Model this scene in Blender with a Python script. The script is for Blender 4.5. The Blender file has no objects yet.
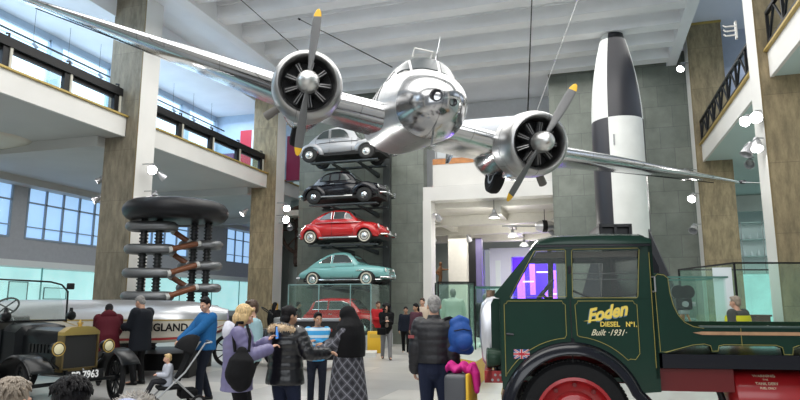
import bpy, bmesh, math, random
from math import sin, cos, pi, radians, sqrt, atan2
from mathutils import Vector, Matrix, Euler

scene = bpy.context.scene
COL = scene.collection

# ------------------------------------------------------------------ camera, world, light, exposure
YAW, PITCH, EYE = radians(16.8), radians(9.53), 1.6
cam_data = bpy.data.cameras.new('camera')
cam = bpy.data.objects.new('camera', cam_data)
COL.objects.link(cam)
cam.location = (0, 0, EYE)
cam.rotation_euler = (pi/2 + PITCH, 0, YAW)
cam_data.sensor_width = 36
cam_data.lens = 27.9
cam_data.clip_end = 300
scene.camera = cam

world = bpy.data.worlds.new('world')
scene.world = world
world.use_nodes = True
world.node_tree.nodes['Background'].inputs[0].default_value = (0.86, 0.93, 1.0, 1)
world.node_tree.nodes['Background'].inputs[1].default_value = 0.2

scene.view_settings.view_transform = 'Standard'
scene.view_settings.look = 'None'
scene.view_settings.gamma = 1
scene.view_settings.use_curve_mapping = False
scene.view_settings.exposure = 0.68


def area_light(name, loc, rot, sx, sy, power, color=(1, 1, 1)):
    l = bpy.data.lights.new(name, 'AREA')
    l.shape = 'RECTANGLE'
    l.size, l.size_y, l.energy, l.color = sx, sy, power, color
    o = bpy.data.objects.new(name, l)
    o.location, o.rotation_euler = loc, rot
    COL.objects.link(o)
    return o


def spot_light(name, loc, target, power, angle=60, blend=0.6, color=(1, 1, 1), radius=0.08):
    l = bpy.data.lights.new(name, 'SPOT')
    l.energy, l.spot_size, l.spot_blend, l.color, l.shadow_soft_size = power, radians(angle), blend, color, radius
    o = bpy.data.objects.new(name, l)
    o.location = loc
    o.rotation_euler = (Vector(target) - Vector(loc)).to_track_quat('-Z', 'Y').to_euler()
    COL.objects.link(o)
    return o


# unseen area lights added under the roof and in the galleries and passage
for yy, pw in ((2.0, 520), (9.0, 560), (16.0, 560), (21.5, 260)):
    area_light('roof_fill_light', (-4.0, yy, 10.4), (0, 0, 0), 13.0, 5.0, pw, (1.0, 0.985, 0.95))
area_light('rear_fill_light', (-2.0, -8.0, 6.5), (radians(72), 0, 0), 16, 6, 480, (0.93, 0.97, 1.0))  # added fill light behind the camera, no window built there
area_light('upper_gallery_light', (-15.3, 14, 10.3), (0, 0, 0), 2.6, 22, 420, (0.72, 0.86, 1.0))
area_light('lower_gallery_light', (-18.0, 19, 6.3), (0, 0, 0), 5, 26, 260, (0.95, 0.97, 1.0))
area_light('right_gallery_light', (8.0, 20, 6.3), (0, 0, 0), 5, 16, 260, (0.9, 1.0, 0.98))
area_light('right_upper_gallery_light', (7.5, 18, 10.4), (0, 0, 0), 4, 14, 150, (0.8, 0.88, 1.0))
area_light('passage_light', (-4.5, 31, 4.95), (0, 0, 0), 5, 9, 260, (1.0, 0.97, 0.92))
area_light('passage_upper_light', (-3.7, 29, 10.2), (0, 0, 0), 4, 4, 110, (0.95, 0.97, 1.0))


# ------------------------------------------------------------------ frames: camera-aligned ground frame (r right, d forward)
def W(r, d, z=0.0):
    return Vector((r*cos(YAW) - d*sin(YAW), r*sin(YAW) + d*cos(YAW), z))


# ------------------------------------------------------------------ materials
MATS = {}


def mat(name, color, rough=0.5, metal=0.0, var=0.0, scale=6.0, bump=0.0, bscale=30.0, emit=None, spec=0.5, coat=0.0, alpha=None, trans=0.0, color2=None, detail=4.0, stretch=None):
    if name in MATS:
        return MATS[name]
    m = bpy.data.materials.new(name)
    m.use_nodes = True
    nt = m.node_tree
    b = nt.nodes['Principled BSDF']
    c = tuple(color) + (1,) if len(color) == 3 else color
    b.inputs['Base Color'].default_value = c
    b.inputs['Roughness'].default_value = rough
    b.inputs['Metallic'].default_value = metal
    b.inputs['Specular IOR Level'].default_value = spec
    b.inputs['Coat Weight'].default_value = coat
    b.inputs['Coat Roughness'].default_value = 0.08
    if trans:
        b.inputs['Transmission Weight'].default_value = trans
    if alpha is not None:
        b.inputs['Alpha'].default_value = alpha
    if emit:
        b.inputs['Emission Color'].default_value = tuple(emit[0]) + (1,)
        b.inputs['Emission Strength'].default_value = emit[1]
    if var or color2:
        tc = nt.nodes.new('ShaderNodeTexCoord')
        n = nt.nodes.new('ShaderNodeTexNoise')
        n.inputs['Scale'].default_value = scale
        n.inputs['Detail'].default_value = detail
        r = nt.nodes.new('ShaderNodeValToRGB')
        r.color_ramp.elements[0].position = 0.33
        r.color_ramp.elements[1].position = 0.67
        if color2:
            r.color_ramp.elements[0].color = c
            r.color_ramp.elements[1].color = tuple(color2) + (1,)
        else:
            r.color_ramp.elements[0].color = tuple(x*(1-var) for x in c[:3]) + (1,)
            r.color_ramp.elements[1].color = tuple(min(1, x*(1+var)) for x in c[:3]) + (1,)
        src = tc.outputs['Object']
        if stretch:
            mp = nt.nodes.new('ShaderNodeMapping')
            mp.inputs['Scale'].default_value = stretch
            nt.links.new(src, mp.inputs['Vector'])
            src = mp.outputs['Vector']
        nt.links.new(src, n.inputs['Vector'])
        nt.links.new(n.outputs['Fac'], r.inputs['Fac'])
        nt.links.new(r.outputs['Color'], b.inputs['Base Color'])
    if bump:
        tc2 = nt.nodes.new('ShaderNodeTexCoord')
        n2 = nt.nodes.new('ShaderNodeTexNoise')
        n2.inputs['Scale'].default_value = bscale
        n2.inputs['Detail'].default_value = 3
        bp = nt.nodes.new('ShaderNodeBump')
        bp.inputs['Strength'].default_value = bump
        bp.inputs['Distance'].default_value = 0.02
        nt.links.new(tc2.outputs['Object'], n2.inputs['Vector'])
        nt.links.new(n2.outputs['Fac'], bp.inputs['Height'])
        nt.links.new(bp.outputs['Normal'], b.inputs['Normal'])
    MATS[name] = m
    return m


def glass(name, tint=(0.9, 1.0, 0.97), clear=0.85, rough=0.02):
    """thin sheet glass: mostly see-through with a faint tint and a gloss"""
    if name in MATS:
        return MATS[name]
    m = bpy.data.materials.new(name)
    m.use_nodes = True
    nt = m.node_tree
    for n in list(nt.nodes):
        nt.nodes.remove(n)
    out = nt.nodes.new('ShaderNodeOutputMaterial')
    tr = nt.nodes.new('ShaderNodeBsdfTransparent')
    tr.inputs[0].default_value = tuple(tint) + (1,)
    gl = nt.nodes.new('ShaderNodeBsdfGlossy')
    gl.inputs['Roughness'].default_value = rough
    gl.inputs['Color'].default_value = (0.9, 1, 0.97, 1)
    df = nt.nodes.new('ShaderNodeBsdfDiffuse')
    df.inputs[0].default_value = tuple(0.8*t for t in tint) + (1,)
    lw = nt.nodes.new('ShaderNodeLayerWeight')
    lw.inputs[0].default_value = 0.5
    pw = nt.nodes.new('ShaderNodeMath')
    pw.operation = 'POWER'
    pw.inputs[1].default_value = 4.0
    nt.links.new(lw.outputs['Facing'], pw.inputs[0])
    fr = nt.nodes.new('ShaderNodeMath')
    fr.operation = 'MULTIPLY_ADD'
    fr.inputs[1].default_value = 0.5
    fr.inputs[2].default_value = 0.025
    nt.links.new(pw.outputs[0], fr.inputs[0])
    mx1 = nt.nodes.new('ShaderNodeMixShader')
    mx1.inputs[0].default_value = 1 - clear
    mx2 = nt.nodes.new('ShaderNodeMixShader')
    nt.links.new(tr.outputs[0], mx1.inputs[1])
    nt.links.new(df.outputs[0], mx1.inputs[2])
    nt.links.new(fr.outputs[0], mx2.inputs[0])
    nt.links.new(mx1.outputs[0], mx2.inputs[1])
    nt.links.new(gl.outputs[0], mx2.inputs[2])
    nt.links.new(mx2.outputs[0], out.inputs[0])
    MATS[name] = m
    return m


def brick_mat(name, c1, c2, mortar, bw, bh, msize=0.01, rough=0.6, var=0.15, axis='XZ', offset=0.5, nscale=1.5, spec=0.5, fine=None, bump=0.0):
    """stone slabs / floor tiles: brick pattern in object space with noise mottling"""
    m = bpy.data.materials.new(name)
    m.use_nodes = True
    nt = m.node_tree
    b = nt.nodes['Principled BSDF']
    b.inputs['Roughness'].default_value = rough
    b.inputs['Specular IOR Level'].default_value = spec
    tc = nt.nodes.new('ShaderNodeTexCoord')
    src = tc.outputs['Object']
    if axis != 'XY':
        sep = nt.nodes.new('ShaderNodeSeparateXYZ')
        cmb = nt.nodes.new('ShaderNodeCombineXYZ')
        nt.links.new(src, sep.inputs[0])
        nt.links.new(sep.outputs['X' if axis == 'XZ' else 'Y'], cmb.inputs['X'])
        nt.links.new(sep.outputs['Z'], cmb.inputs['Y'])
        src2 = cmb.outputs[0]
    else:
        src2 = src
    br = nt.nodes.new('ShaderNodeTexBrick')
    br.offset = offset
    br.inputs['Scale'].default_value = 1
    br.inputs['Brick Width'].default_value = bw
    br.inputs['Row Height'].default_value = bh
    br.inputs['Mortar Size'].default_value = msize
    br.inputs['Color1'].default_value = tuple(c1) + (1,)
    br.inputs['Color2'].default_value = tuple(c2) + (1,)
    br.inputs['Mortar'].default_value = tuple(mortar) + (1,)
    nt.links.new(src2, br.inputs['Vector'])
    n = nt.nodes.new('ShaderNodeTexNoise')
    n.inputs['Scale'].default_value = nscale
    n.inputs['Detail'].default_value = 8
    n.inputs['Roughness'].default_value = 0.65
    if fine:
        mp = nt.nodes.new('ShaderNodeMapping')
        mp.inputs['Scale'].default_value = fine
        nt.links.new(src, mp.inputs['Vector'])
        nt.links.new(mp.outputs['Vector'], n.inputs['Vector'])
    else:
        nt.links.new(src, n.inputs['Vector'])
    r = nt.nodes.new('ShaderNodeValToRGB')
    r.color_ramp.elements[0].position = 0.3
    r.color_ramp.elements[1].position = 0.7
    r.color_ramp.elements[0].color = (1-var, 1-var, 1-var, 1)
    r.color_ramp.elements[1].color = (1+var, 1+var, 1+var, 1)
    nt.links.new(n.outputs['Fac'], r.inputs['Fac'])
    mx = nt.nodes.new('ShaderNodeMixRGB')
    mx.blend_type = 'MULTIPLY'
    mx.inputs[0].default_value = 1
    nt.links.new(br.outputs['Color'], mx.inputs[1])
    nt.links.new(r.outputs['Color'], mx.inputs[2])
    nt.links.new(mx.outputs[0], b.inputs['Base Color'])
    MATS[name] = m
    return m


# ------------------------------------------------------------------ mesh builder
def frame_from(zaxis, up=Vector((0, 0, 1))):
    z = Vector(zaxis).normalized()
    if abs(z.dot(up)) > 0.98:
        up = Vector((0, 1, 0))
    x = up.cross(z).normalized()
    y = z.cross(x)
    return Matrix((x, y, z)).transposed()


class MB:
    def __init__(self):
        self.v, self.f, self.mi = [], [], []

    def add(self, verts, faces, M=None, mi=0):
        o = len(self.v)
        for p in verts:
            p = Vector(p)
            self.v.append(M @ p if M is not None else p)
        for f in faces:
            self.f.append(tuple(i + o for i in f))
            self.mi.append(mi)
        return self

    def box(self, x0, x1, y0, y1, z0, z1, M=None, mi=0):
        vs = [(x, y, z) for x in (x0, x1) for y in (y0, y1) for z in (z0, z1)]
        fs = [(0, 1, 3, 2), (4, 6, 7, 5), (0, 4, 5, 1), (2, 3, 7, 6), (0, 2, 6, 4), (1, 5, 7, 3)]
        return self.add(vs, fs, M, mi)

    def cbox(self, c, s, M=None, mi=0, R=None):
        """box by centre and size; R an extra rotation about its own centre"""
        x, y, z = s[0]/2, s[1]/2, s[2]/2
        T = Matrix.Translation(Vector(c))
        if R is not None:
            T = T @ R.to_4x4()
        if M is not None:
            T = M @ T
        return self.box(-x, x, -y, y, -z, z, T, mi)

    def rbox(self, x0, x1, y0, y1, z0, z1, r, M=None, mi=0):
        """box with all edges chamfered by r"""
        bm = bmesh.new()
        vs = [bm.verts.new((x, y, z)) for x in (x0, x1) for y in (y0, y1) for z in (z0, z1)]
        for f in [(0, 1, 3, 2), (4, 6, 7, 5), (0, 4, 5, 1), (2, 3, 7, 6), (0, 2, 6, 4), (1, 5, 7, 3)]:
            bm.faces.new([vs[i] for i in f])
        bmesh.ops.bevel(bm, geom=list(bm.edges), offset=r, segments=3, profile=0.5, affect='EDGES')
        bm.verts.index_update()
        self.add([v.co.copy() for v in bm.verts], [[v.index for v in f.verts] for f in bm.faces], M, mi)
        bm.free()
        return self

    def loft(self, rings, cap0=True, cap1=True, closed=True, M=None, mi=0, loop=False):
        n = len(rings[0])
        vs = [p for r in rings for p in r]
        fs = []
        m = len(rings)
        for i in range(m if loop else m - 1):
            a, b = i*n, ((i + 1) % m)*n
            for j in range(n if closed else n - 1):
                k = (j + 1) % n
                fs.append((a + j, a + k, b + k, b + j))
        if cap0 and closed and not loop:
            fs.append(tuple(reversed(range(n))))
        if cap1 and closed and not loop:
            fs.append(tuple((m - 1)*n + j for j in range(n)))
        return self.add(vs, fs, M, mi)

    def cyl(self, p0, p1, r0, r1=None, n=16, M=None, mi=0, caps=True):
        p0, p1 = Vector(p0), Vector(p1)
        r1 = r0 if r1 is None else r1
        F = frame_from(p1 - p0)
        rings = []
        for p, r in ((p0, r0), (p1, r1)):
            rings.append([p + F @ Vector((r*cos(2*pi*j/n), r*sin(2*pi*j/n), 0)) for j in range(n)])
        return self.loft(rings, caps, caps, M=M, mi=mi)

    def tube(self, pts, r, n=8, M=None, mi=0, loop=False):
        pts = [Vector(p) for p in pts]
        m = len(pts)
        rs = r if isinstance(r, (list, tuple)) else [r]*m
        rings = []
        prev = None
        for i, p in enumerate(pts):
            if loop:
                t = pts[(i + 1) % m] - pts[i - 1]
            else:
                t = pts[min(i + 1, m - 1)] - pts[max(i - 1, 0)]
            t.normalize()
            if prev is None:
                x = frame_from(t).col[0].copy()
            else:
                x = prev - t*prev.dot(t)
                x.normalize()
            prev = x
            y = t.cross(x)
            rings.append([p + (x*cos(2*pi*j/n) + y*sin(2*pi*j/n))*rs[i] for j in range(n)])
        return self.loft(rings, M=M, mi=mi, loop=loop)

    def limb(self, pts, radii, n=12, M=None, mi=0):
        """tapered round-ended limb along points (each end a half sphere)"""
        pts = [Vector(p) for p in pts]
        d0 = (pts[0] - pts[1]).normalized()
        d1 = (pts[-1] - pts[-2]).normalized()
        P, R = [], []
        for a in (80, 50, 20):
            P.append(pts[0] + d0*radii[0]*sin(radians(a)))
            R.append(radii[0]*cos(radians(a)))
        P += pts
        R += list(radii)
        for a in (20, 50, 80):
            P.append(pts[-1] + d1*radii[-1]*sin(radians(a)))
            R.append(radii[-1]*cos(radians(a)))
        return self.tube(P, R, n, M, mi)

    def lathe(self, prof, n=24, M=None, mi=0, ang=2*pi, caps=True):
        """profile [(r, z)] about local z"""
        full = abs(ang - 2*pi) < 1e-6
        rings = []
        k = n if full else n + 1
        for (r, z) in prof:
            r = max(r, 1e-4)
            rings.append([Vector((r*cos(ang*j/n), r*sin(ang*j/n), z)) for j in range(k)])
        return self.loft(rings, caps and full, caps and full, closed=full, M=M, mi=mi)

    def prism(self, poly, h0, h1, M=None, mi=0):
        """2-D polygon in local xy extruded along z"""
        n = len(poly)
        vs = [(x, y, h0) for x, y in poly] + [(x, y, h1) for x, y in poly]
        fs = [tuple(reversed(range(n))), tuple(range(n, 2*n))]
        fs += [(j, (j + 1) % n, n + (j + 1) % n, n + j) for j in range(n)]
        return self.add(vs, fs, M, mi)

    def ell(self, c, r, n=16, m=10, M=None, mi=0, R=None):
        c = Vector(c)
        rings = []
        for i in range(m + 1):
            t = -pi/2 + pi*i/m
            t = max(-pi/2 + 0.06, min(pi/2 - 0.06, t))
            ring = []
            for j in range(n):
                p = Vector((r[0]*cos(t)*cos(2*pi*j/n), r[1]*cos(t)*sin(2*pi*j/n), r[2]*sin(t)))
                ring.append(c + (R @ p if R is not None else p))
            rings.append(ring)
        return self.loft(rings, M=M, mi=mi)

    def torus(self, c, R, r, n=32, m=10, M=None, mi=0, sz=1.0):
        c = Vector(c)
        rings = []
        for i in range(n):
            a = 2*pi*i/n
            rings.append([c + Vector(((R + r*cos(2*pi*j/m))*cos(a), (R + r*cos(2*pi*j/m))*sin(a), sz*r*sin(2*pi*j/m))) for j in range(m)])
        return self.loft(rings, loop=True, M=M, mi=mi)

    def panel(self, pts, nrm, t0, t1, M=None, mi=0):
        """polygon of 3-D points given thickness along nrm"""
        nrm = Vector(nrm).normalized()
        n = len(pts)
        vs = [Vector(p) + nrm*t0 for p in pts] + [Vector(p) + nrm*t1 for p in pts]
        fs = [tuple(reversed(range(n))), tuple(range(n, 2*n))]
        fs += [(j, (j + 1) % n, n + (j + 1) % n, n + j) for j in range(n)]
        return self.add(vs, fs, M, mi)

    def mesh(self, name, mats, angle=40):
        me = bpy.data.meshes.new(name)
        me.from_pydata([tuple(v) for v in self.v], [], self.f)
        ms = mats if isinstance(mats, (list, tuple)) else [mats]
        for m in ms:
            me.materials.append(m)
        if len(ms) > 1:
            me.polygons.foreach_set('material_index', self.mi)
        bm = bmesh.new()
        bm.from_mesh(me)
        bmesh.ops.recalc_face_normals(bm, faces=bm.faces)
        bm.to_mesh(me)
        bm.free()
        if angle:
            me.polygons.foreach_set('use_smooth', [True]*len(me.polygons))
            me.set_sharp_from_angle(angle=radians(angle))
        me.update()
        return me

    def build(self, name, mats, parent=None, angle=40, loc=None, rot=None):
        o = bpy.data.objects.new(name, self.mesh(name, mats, angle))
        COL.objects.link(o)
        if parent is not None:
            o.parent = parent
        if loc is not None:
            o.location = loc
        if rot is not None:
            o.rotation_euler = rot
        return o


def tag(o, label, cat, group=None):
    o['label'], o['category'] = label, cat
    if group:
        o['group'] = group
    return o


def thing(name, label, cat, loc=(0, 0, 0), rz=0.0, group=None):
    o = bpy.data.objects.new(name, None)
    o.empty_display_size = 0.2
    o.location = loc
    o.rotation_euler = (0, 0, rz)
    COL.objects.link(o)
    return tag(o, label, cat, group)


def struct(name, mb, m, parent=None, angle=30):
    o = mb.build(name, m, parent, angle)
    if parent is None:
        o['kind'] = 'structure'
    return o


def dup(root, loc=None, rot=None, label=None, group=None):
    c = root.copy()
    COL.objects.link(c)
    if loc is not None:
        c.location = loc
    if rot is not None:
        c.rotation_euler = rot
    if label:
        c['label'] = label
    if group:
        c['group'] = group
    for ch in list(root.children):
        k = ch.copy()
        COL.objects.link(k)
        k.parent = c
        for g in list(ch.children):
            d = g.copy()
            COL.objects.link(d)
            d.parent = k
    return c


def text_obj(name, s, size, M, m, parent=None, shear=0.0, bold=0.0, depth=0.002, align='CENTER', sx=1.0, space=1.0):
    """flat raised lettering: text in local xy of matrix M"""
    cu = bpy.data.curves.new(name, 'FONT')
    cu.body = s
    cu.size = size
    cu.shear = shear
    cu.offset = bold
    cu.extrude = depth
    cu.align_x = align
    cu.align_y = 'CENTER'
    cu.space_character = space
    cu.resolution_u = 3
    tmp = bpy.data.objects.new(name + '_tmp', cu)
    COL.objects.link(tmp)
    dg = bpy.context.evaluated_depsgraph_get()
    me = bpy.data.meshes.new_from_object(tmp.evaluated_get(dg))
    bpy.data.objects.remove(tmp)
    me.transform(M @ Matrix.Diagonal((sx, 1, 1, 1)))
    me.materials.clear()
    me.materials.append(m)
    o = bpy.data.objects.new(name, me)
    COL.objects.link(o)
    if parent is not None:
        o.parent = parent
    return o


def remeshed(mb, name, m, parent=None, voxel=0.012, smooth=4, factor=0.5):
    """weld overlapping closed shapes into one continuous skin"""
    o = mb.build(name + '_tmp', m, None, 0)
    r = o.modifiers.new('r', 'REMESH')
    r.mode = 'VOXEL'
    r.voxel_size = voxel
    if smooth:
        s = o.modifiers.new('s', 'SMOOTH')
        s.factor = factor
        s.iterations = smooth
    dg = bpy.context.evaluated_depsgraph_get()
    me = bpy.data.meshes.new_from_object(o.evaluated_get(dg))
    old = o.data
    bpy.data.objects.remove(o)
    bpy.data.meshes.remove(old)
    me.name = name
    me.materials.clear()
    me.materials.append(m)
    me.polygons.foreach_set('use_smooth', [True]*len(me.polygons))
    ob = bpy.data.objects.new(name, me)
    COL.objects.link(ob)
    if parent is not None:
        ob.parent = parent
    return ob


def rotz(a):
    return Matrix.Rotation(a, 4, 'Z')


def MT(x, y, z):
    return Matrix.Translation((x, y, z))


WHITE = mat('white_paint', (0.70, 0.69, 0.66), 0.55, var=0.04, scale=0.8)
BLACK = mat('black_metal', (0.007, 0.007, 0.008), 0.45, spec=0.3)
CHROME = mat('chrome', (0.8, 0.81, 0.82), 0.12, 1.0)
STEEL = mat('grey_steel', (0.35, 0.36, 0.37), 0.4, 0.7)
RUBBER = mat('black_rubber', (0.008, 0.008, 0.009), 0.75, spec=0.25, bump=0.2, bscale=40)
GOLD = mat('gilt_trim', (0.42, 0.30, 0.08), 0.45, 0.2)
GLASS = glass('case_glass', (0.90, 0.985, 0.955), 0.975)
# ================================================================== THE HALL
STONE = brick_mat('travertine', (0.275, 0.215, 0.125), (0.225, 0.178, 0.102), (0.16, 0.125, 0.075), 1.3, 1.55, 0.006, 0.62, 0.42, 'XZ', 0.0, 3.0, fine=(2.2, 2.2, 0.7))
STONE_COOL = brick_mat('travertine_grey', (0.225, 0.195, 0.14), (0.19, 0.165, 0.12), (0.14, 0.12, 0.09), 1.3, 1.55, 0.006, 0.62, 0.38, 'XZ', 0.0, 3.0, fine=(2.2, 2.2, 0.6))
SLAB = brick_mat('grey_green_stone_slabs', (0.185, 0.205, 0.175), (0.145, 0.165, 0.142), (0.10, 0.11, 0.10), 0.95, 0.82, 0.008, 0.42, 0.22, 'XZ', 0.5, 1.6)
FLOORM = brick_mat('pale_stone_pavers', (0.60, 0.575, 0.53), (0.37, 0.37, 0.365), (0.33, 0.32, 0.30), 2.6, 1.3, 0.012, 0.33, 0.10, 'XY', 0.37, 0.8)
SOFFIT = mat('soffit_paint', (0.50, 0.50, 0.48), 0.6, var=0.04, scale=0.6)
CEIL = mat('ceiling_paint', (.80, .81, .83), .6, var=.05, scale=.7)
GREYW = mat('grey_wall_paint', (0.36, 0.37, 0.39), 0.6, var=0.04)
BLUELIT = mat('blue_lit_wall', (0.46, 0.58, 0.72), 0.6, var=0.03)  # white gallery walls, the bluish window light put into their colour
LAV = mat('lavender_grey_wall', (0.42, 0.45, 0.56), 0.6, var=0.03)
WINGLOW = mat('daylit_blind', (0.7, 0.85, 1), 0.4, emit=((0.60, 0.82, 1.0), 0.8))
WINBLUE = mat('frosted_blue_pane', (0.3, 0.5, 0.75), 0.25, emit=((0.36, 0.58, 0.86), 0.55), var=0.1, scale=1.0)
CYAN = mat('lit_showcase_back', (0.5, 0.8, 0.8), 0.4, emit=((0.50, 0.86, 0.86), 0.42), var=0.25, scale=0.9)
WOODS = mat('orange_wood', (0.50, 0.20, 0.055), 0.4, var=0.2, scale=5)

# ---- floor
b = MB()
b.box(-24, 16, -6, 42, -0.2, 0)
struct('floor', b, FLOORM)

# ---- main roof: slab, cross beams and edge girders
b = MB()
b.box(-12.9, 3.5, -2, 26.6, 11.15, 11.4)
struct('ceiling', b, CEIL)
k = 0
for i in range(13):
    y = 24.0 - 1.52*i
    b = MB()
    b.box(-11.0, 3.3, y - 0.24, y + 0.24, 10.62, 11.15)
    b.box(-11.0, 3.3, y - 0.3, y + 0.3, 11.05, 11.15)
    struct('roof_beam', b, CEIL)
b = MB()
b.box(-17.4, -13.95, 3, 27, 10.6, 11.5)
b.box(-14.0, -11.0, -2, 27, 11.3, 11.5)
b.box(-11.4, -11.0, -2, 24.6, 10.5, 11.3)
struct('ceiling_left', b, CEIL)
b = MB()
b.box(3.25, 3.6, 4, 24.6, 10.6, 11.85)
struct('trim_1', b, CEIL)
b = MB()
b.box(3.25, 12.2, 4, 34, 11.85, 12.1)
struct('ceiling_right', b, mat('lavender_ceiling', (0.66, 0.66, 0.74), 0.6))


def column(x0, x1, y, top, white_side, m):
    """pier: stone front and back, white painted face towards the hall"""
    s = bpy.data.objects.new('column', MB().box(x0, x1, y, y + 0.78, 0, top).mesh('column', m, 30))
    COL.objects.link(s)
    s['kind'] = 'structure'
    w = MB()
    if white_side > 0:
        w.box(x1, x1 + 0.03, y + 0.01, y + 0.79, 0, top)
        g = MB().box(x1 + 0.0, x1 + 0.03, y - 0.004, y + 0.01, 0, top)
    else:
        w.box(x0 - 0.03, x0, y + 0.01, y + 0.79, 0, top)
        g = MB().box(x0 - 0.03, x0, y - 0.004, y + 0.01, 0, top)
    w.build('white_face', WHITE, s)
    g.build('corner_bead', mat('brown_bead', (0.20, 0.15, 0.07), 0.5), s)
    return s


for y in (-2.36, 6.34, 15.04, 23.74, 32.44):
    column(-13.98, -12.83, y, 11.3 if y < 24 else 7, 1, STONE_COOL if y == 15.04 else STONE)
for y in (6.34, 15.04, 23.74):
    column(3.92, 5.05, y, 11.85, -1, STONE)
    MB().box(3.88, 5.08, y - 0.02, y + 0.8, 11.78, 11.86)
b = MB().box(3.86, 5.07, 23.7, 24.53, 11.76, 11.84)
struct('trim_2', b, GOLD)

# ---- side galleries: slabs with fascias and gilt edge
b = MB()
b.box(-22.2, -13.3, -2, 40, 6.62, 7.2)
struct('gallery_floor_left', b, SOFFIT)
for i, y0 in enumerate((-1.58, 7.12, 15.82, 24.52)):
    b = MB()
    b.box(-13.32, -13.24, y0 - 0.8, y0 + 7.95 if y0 < 24 else y0 + 8, 6.6, 7.2)
    o = struct('gallery_fascia', b, WHITE)
    MB().box(-13.34, -13.16, y0 - 0.8, y0 + 7.95, 7.2, 7.25).build('gilt_edge', GOLD, o)
b = MB()
b.box(4.15, 12, 2, 34, 6.62, 7.2)
struct('gallery_floor_right', b, mat('right_soffit', (0.50, 0.62, 0.60), 0.6))
for y0 in (7.12, 15.82):
    b = MB()
    b.box(4.1, 4.18, y0, y0 + 7.95, 6.6, 7.2)
    o = struct('gallery_fascia', b, WHITE)
    MB().box(4.02, 4.2, y0, y0 + 7.95, 7.2, 7.25).build('gilt_edge', GOLD, o)
# cross beams under the left gallery
for y in (14.73, 23.4, 32):
    b = MB()
    b.box(-22, -13.98, y, y + 0.5, 6.3, 6.62)
    struct('gallery_beam', b, SOFFIT)
b = MB()
b.box(-22.1, -21.4, 2, 40, 6.35, 6.62)
struct('gallery_beam', b, SOFFIT)
# round recessed ceiling dish in the left gallery soffit
b = MB()
b.lathe([(0.05, 6.44), (0.6, 6.46), (1.1, 6.52), (1.25, 6.58), (1.28, 6.62)], 40, MT(-17.6, 14.1, 0))
tag(b.build('ceiling_dish', mat('dish_cream', (0.60, 0.58, 0.50), 0.5)), 'round shallow cream ceiling dish under the left gallery floor', 'ceiling fitting')

# ---- left outer walls
b = MB()
b.box(-22.2, -22, 0, 40, 3.3, 4.25)
b.box(-22.2, -22, 0, 40, 6.5, 6.62)
b.box(-22.2, -22, 0, 40, 0, 1.2)
for (y0, y1) in ((13.4, 14.2), (19.0, 19.75), (24.3, 25.4), (30.6, 34.6), (38.6, 40)):
    b.box(-22.2, -22, y0, y1, 4.25, 6.5)
struct('wall_left', b, GREYW)
FRAME = mat('grey_window_frame', (0.26, 0.33, 0.41), 0.5)
wn = 1
for (y0, y1, nx) in ((14.2, 19.0, 5), (19.75, 24.3, 5), (25.4, 30.6, 5), (34.6, 38.6, 4)):
    f = MB()
    f.box(-22.06, -21.98, y0, y1, 5.72, 5.78)
    for j in range(nx + 1):
        yy = y0 + (y1 - y0)*j/nx
        f.box(-22.06, -21.98, yy - 0.04, yy + 0.04, 4.25, 6.5)
    f.box(-22.08, -21.97, y0, y1, 4.22, 4.3)
    f.box(-22.06, -21.98, y0, y1, 4.72, 4.76)
    o = struct('window_%d' % wn, f, FRAME)
    MB().box(-22.16, -22.1, y0, y1, 4.25, 6.5).build('pane', WINBLUE, o)
    wn += 1
# lit wall showcase below the windows (built into the wall)
b = MB()
b.box(-22.2, -22.12, 0, 40, 1.2, 3.3)
struct('wall_showcase', b, CYAN)
b = MB()
b.box(-22.15, -21.2, 0, 40, 3.05, 3.3)
b.box(-22.15, -21.2, 0, 40, 0.9, 1.2)
struct('trim_3', b, mat('showcase_rim', (0.62, 0.66, 0.66), 0.5))
sc = MB()
for y in range(2, 40, 3):
    sc.box(-21.24, -21.2, y, y + 0.05, 1.2, 3.05)
struct('trim_4', sc, mat('showcase_mullion', (0.15, 0.42, 0.42), 0.4))

# upper left gallery: window wall, end wall and hanging panels
b = MB()
b.box(-17.2, -17.0, 3, 26, 7.2, 7.5)
b.box(-17.2, -17.0, 3, 26, 10.38, 10.6)
for (y0, y1) in ((3, 6.8), (11.2, 11.8), (13.2, 13.45), (15.5, 15.95), (18.2, 18.7), (20.6, 20.85), (22.6, 23.1), (25.2, 26)):
    b.box(-17.2, -16.9, y0, y1, 7.5, 10.38)
struct('wall_upper_left', b, BLUELIT)
for (y0, y1) in ((6.8, 11.2), (11.8, 13.2), (13.45, 15.5), (15.95, 18.2), (18.7, 20.6), (20.85, 22.6), (23.1, 25.2)):
    f = MB()
    f.box(-17.05, -16.97, y0, y1, 10.3, 10.38)
    f.box(-17.05, -16.97, y0, y0 + 0.06, 7.5, 10.38)
    f.box(-17.05, -16.97, y1 - 0.06, y1, 7.5, 10.38)
    f.box(-17.05, -16.98, y0, y1, 9.95, 9.98)
    o = struct('window_%d' % wn, f, mat('pale_frame', (0.55, 0.68, 0.82), 0.5))
    MB().box(-17.16, -17.08, y0, y1, 7.5, 10.38).build('pane', WINGLOW, o)
    wn += 1
b = MB()
b.box(-17.2, -12.0, 25.4, 25.6, 7.2, 10.6)
struct('wall_upper_end', b, BLUELIT)
b = MB()
b.box(-16.0, -15.96, 5, 24.5, 9.55, 9.6)
o = tag(b.build('lamp_track', BLACK), 'thin black lamp track running along the upper left gallery windows', 'lamp track')
for i in range(9):
    y = 12.6 + i*1.35
    MB().cyl((-15.98, y, 9.5), (-15.98, y + 0.16, 9.42), 0.05, 0.06, 10).build('lamp_head', mat('lamp_grey', (0.25, 0.3, 0.36), 0.4), o)
    MB().cyl((-15.98, y, 9.6), (-15.98, y, 10.6), 0.006, n=5).build('hanger', BLACK, o)
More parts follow.
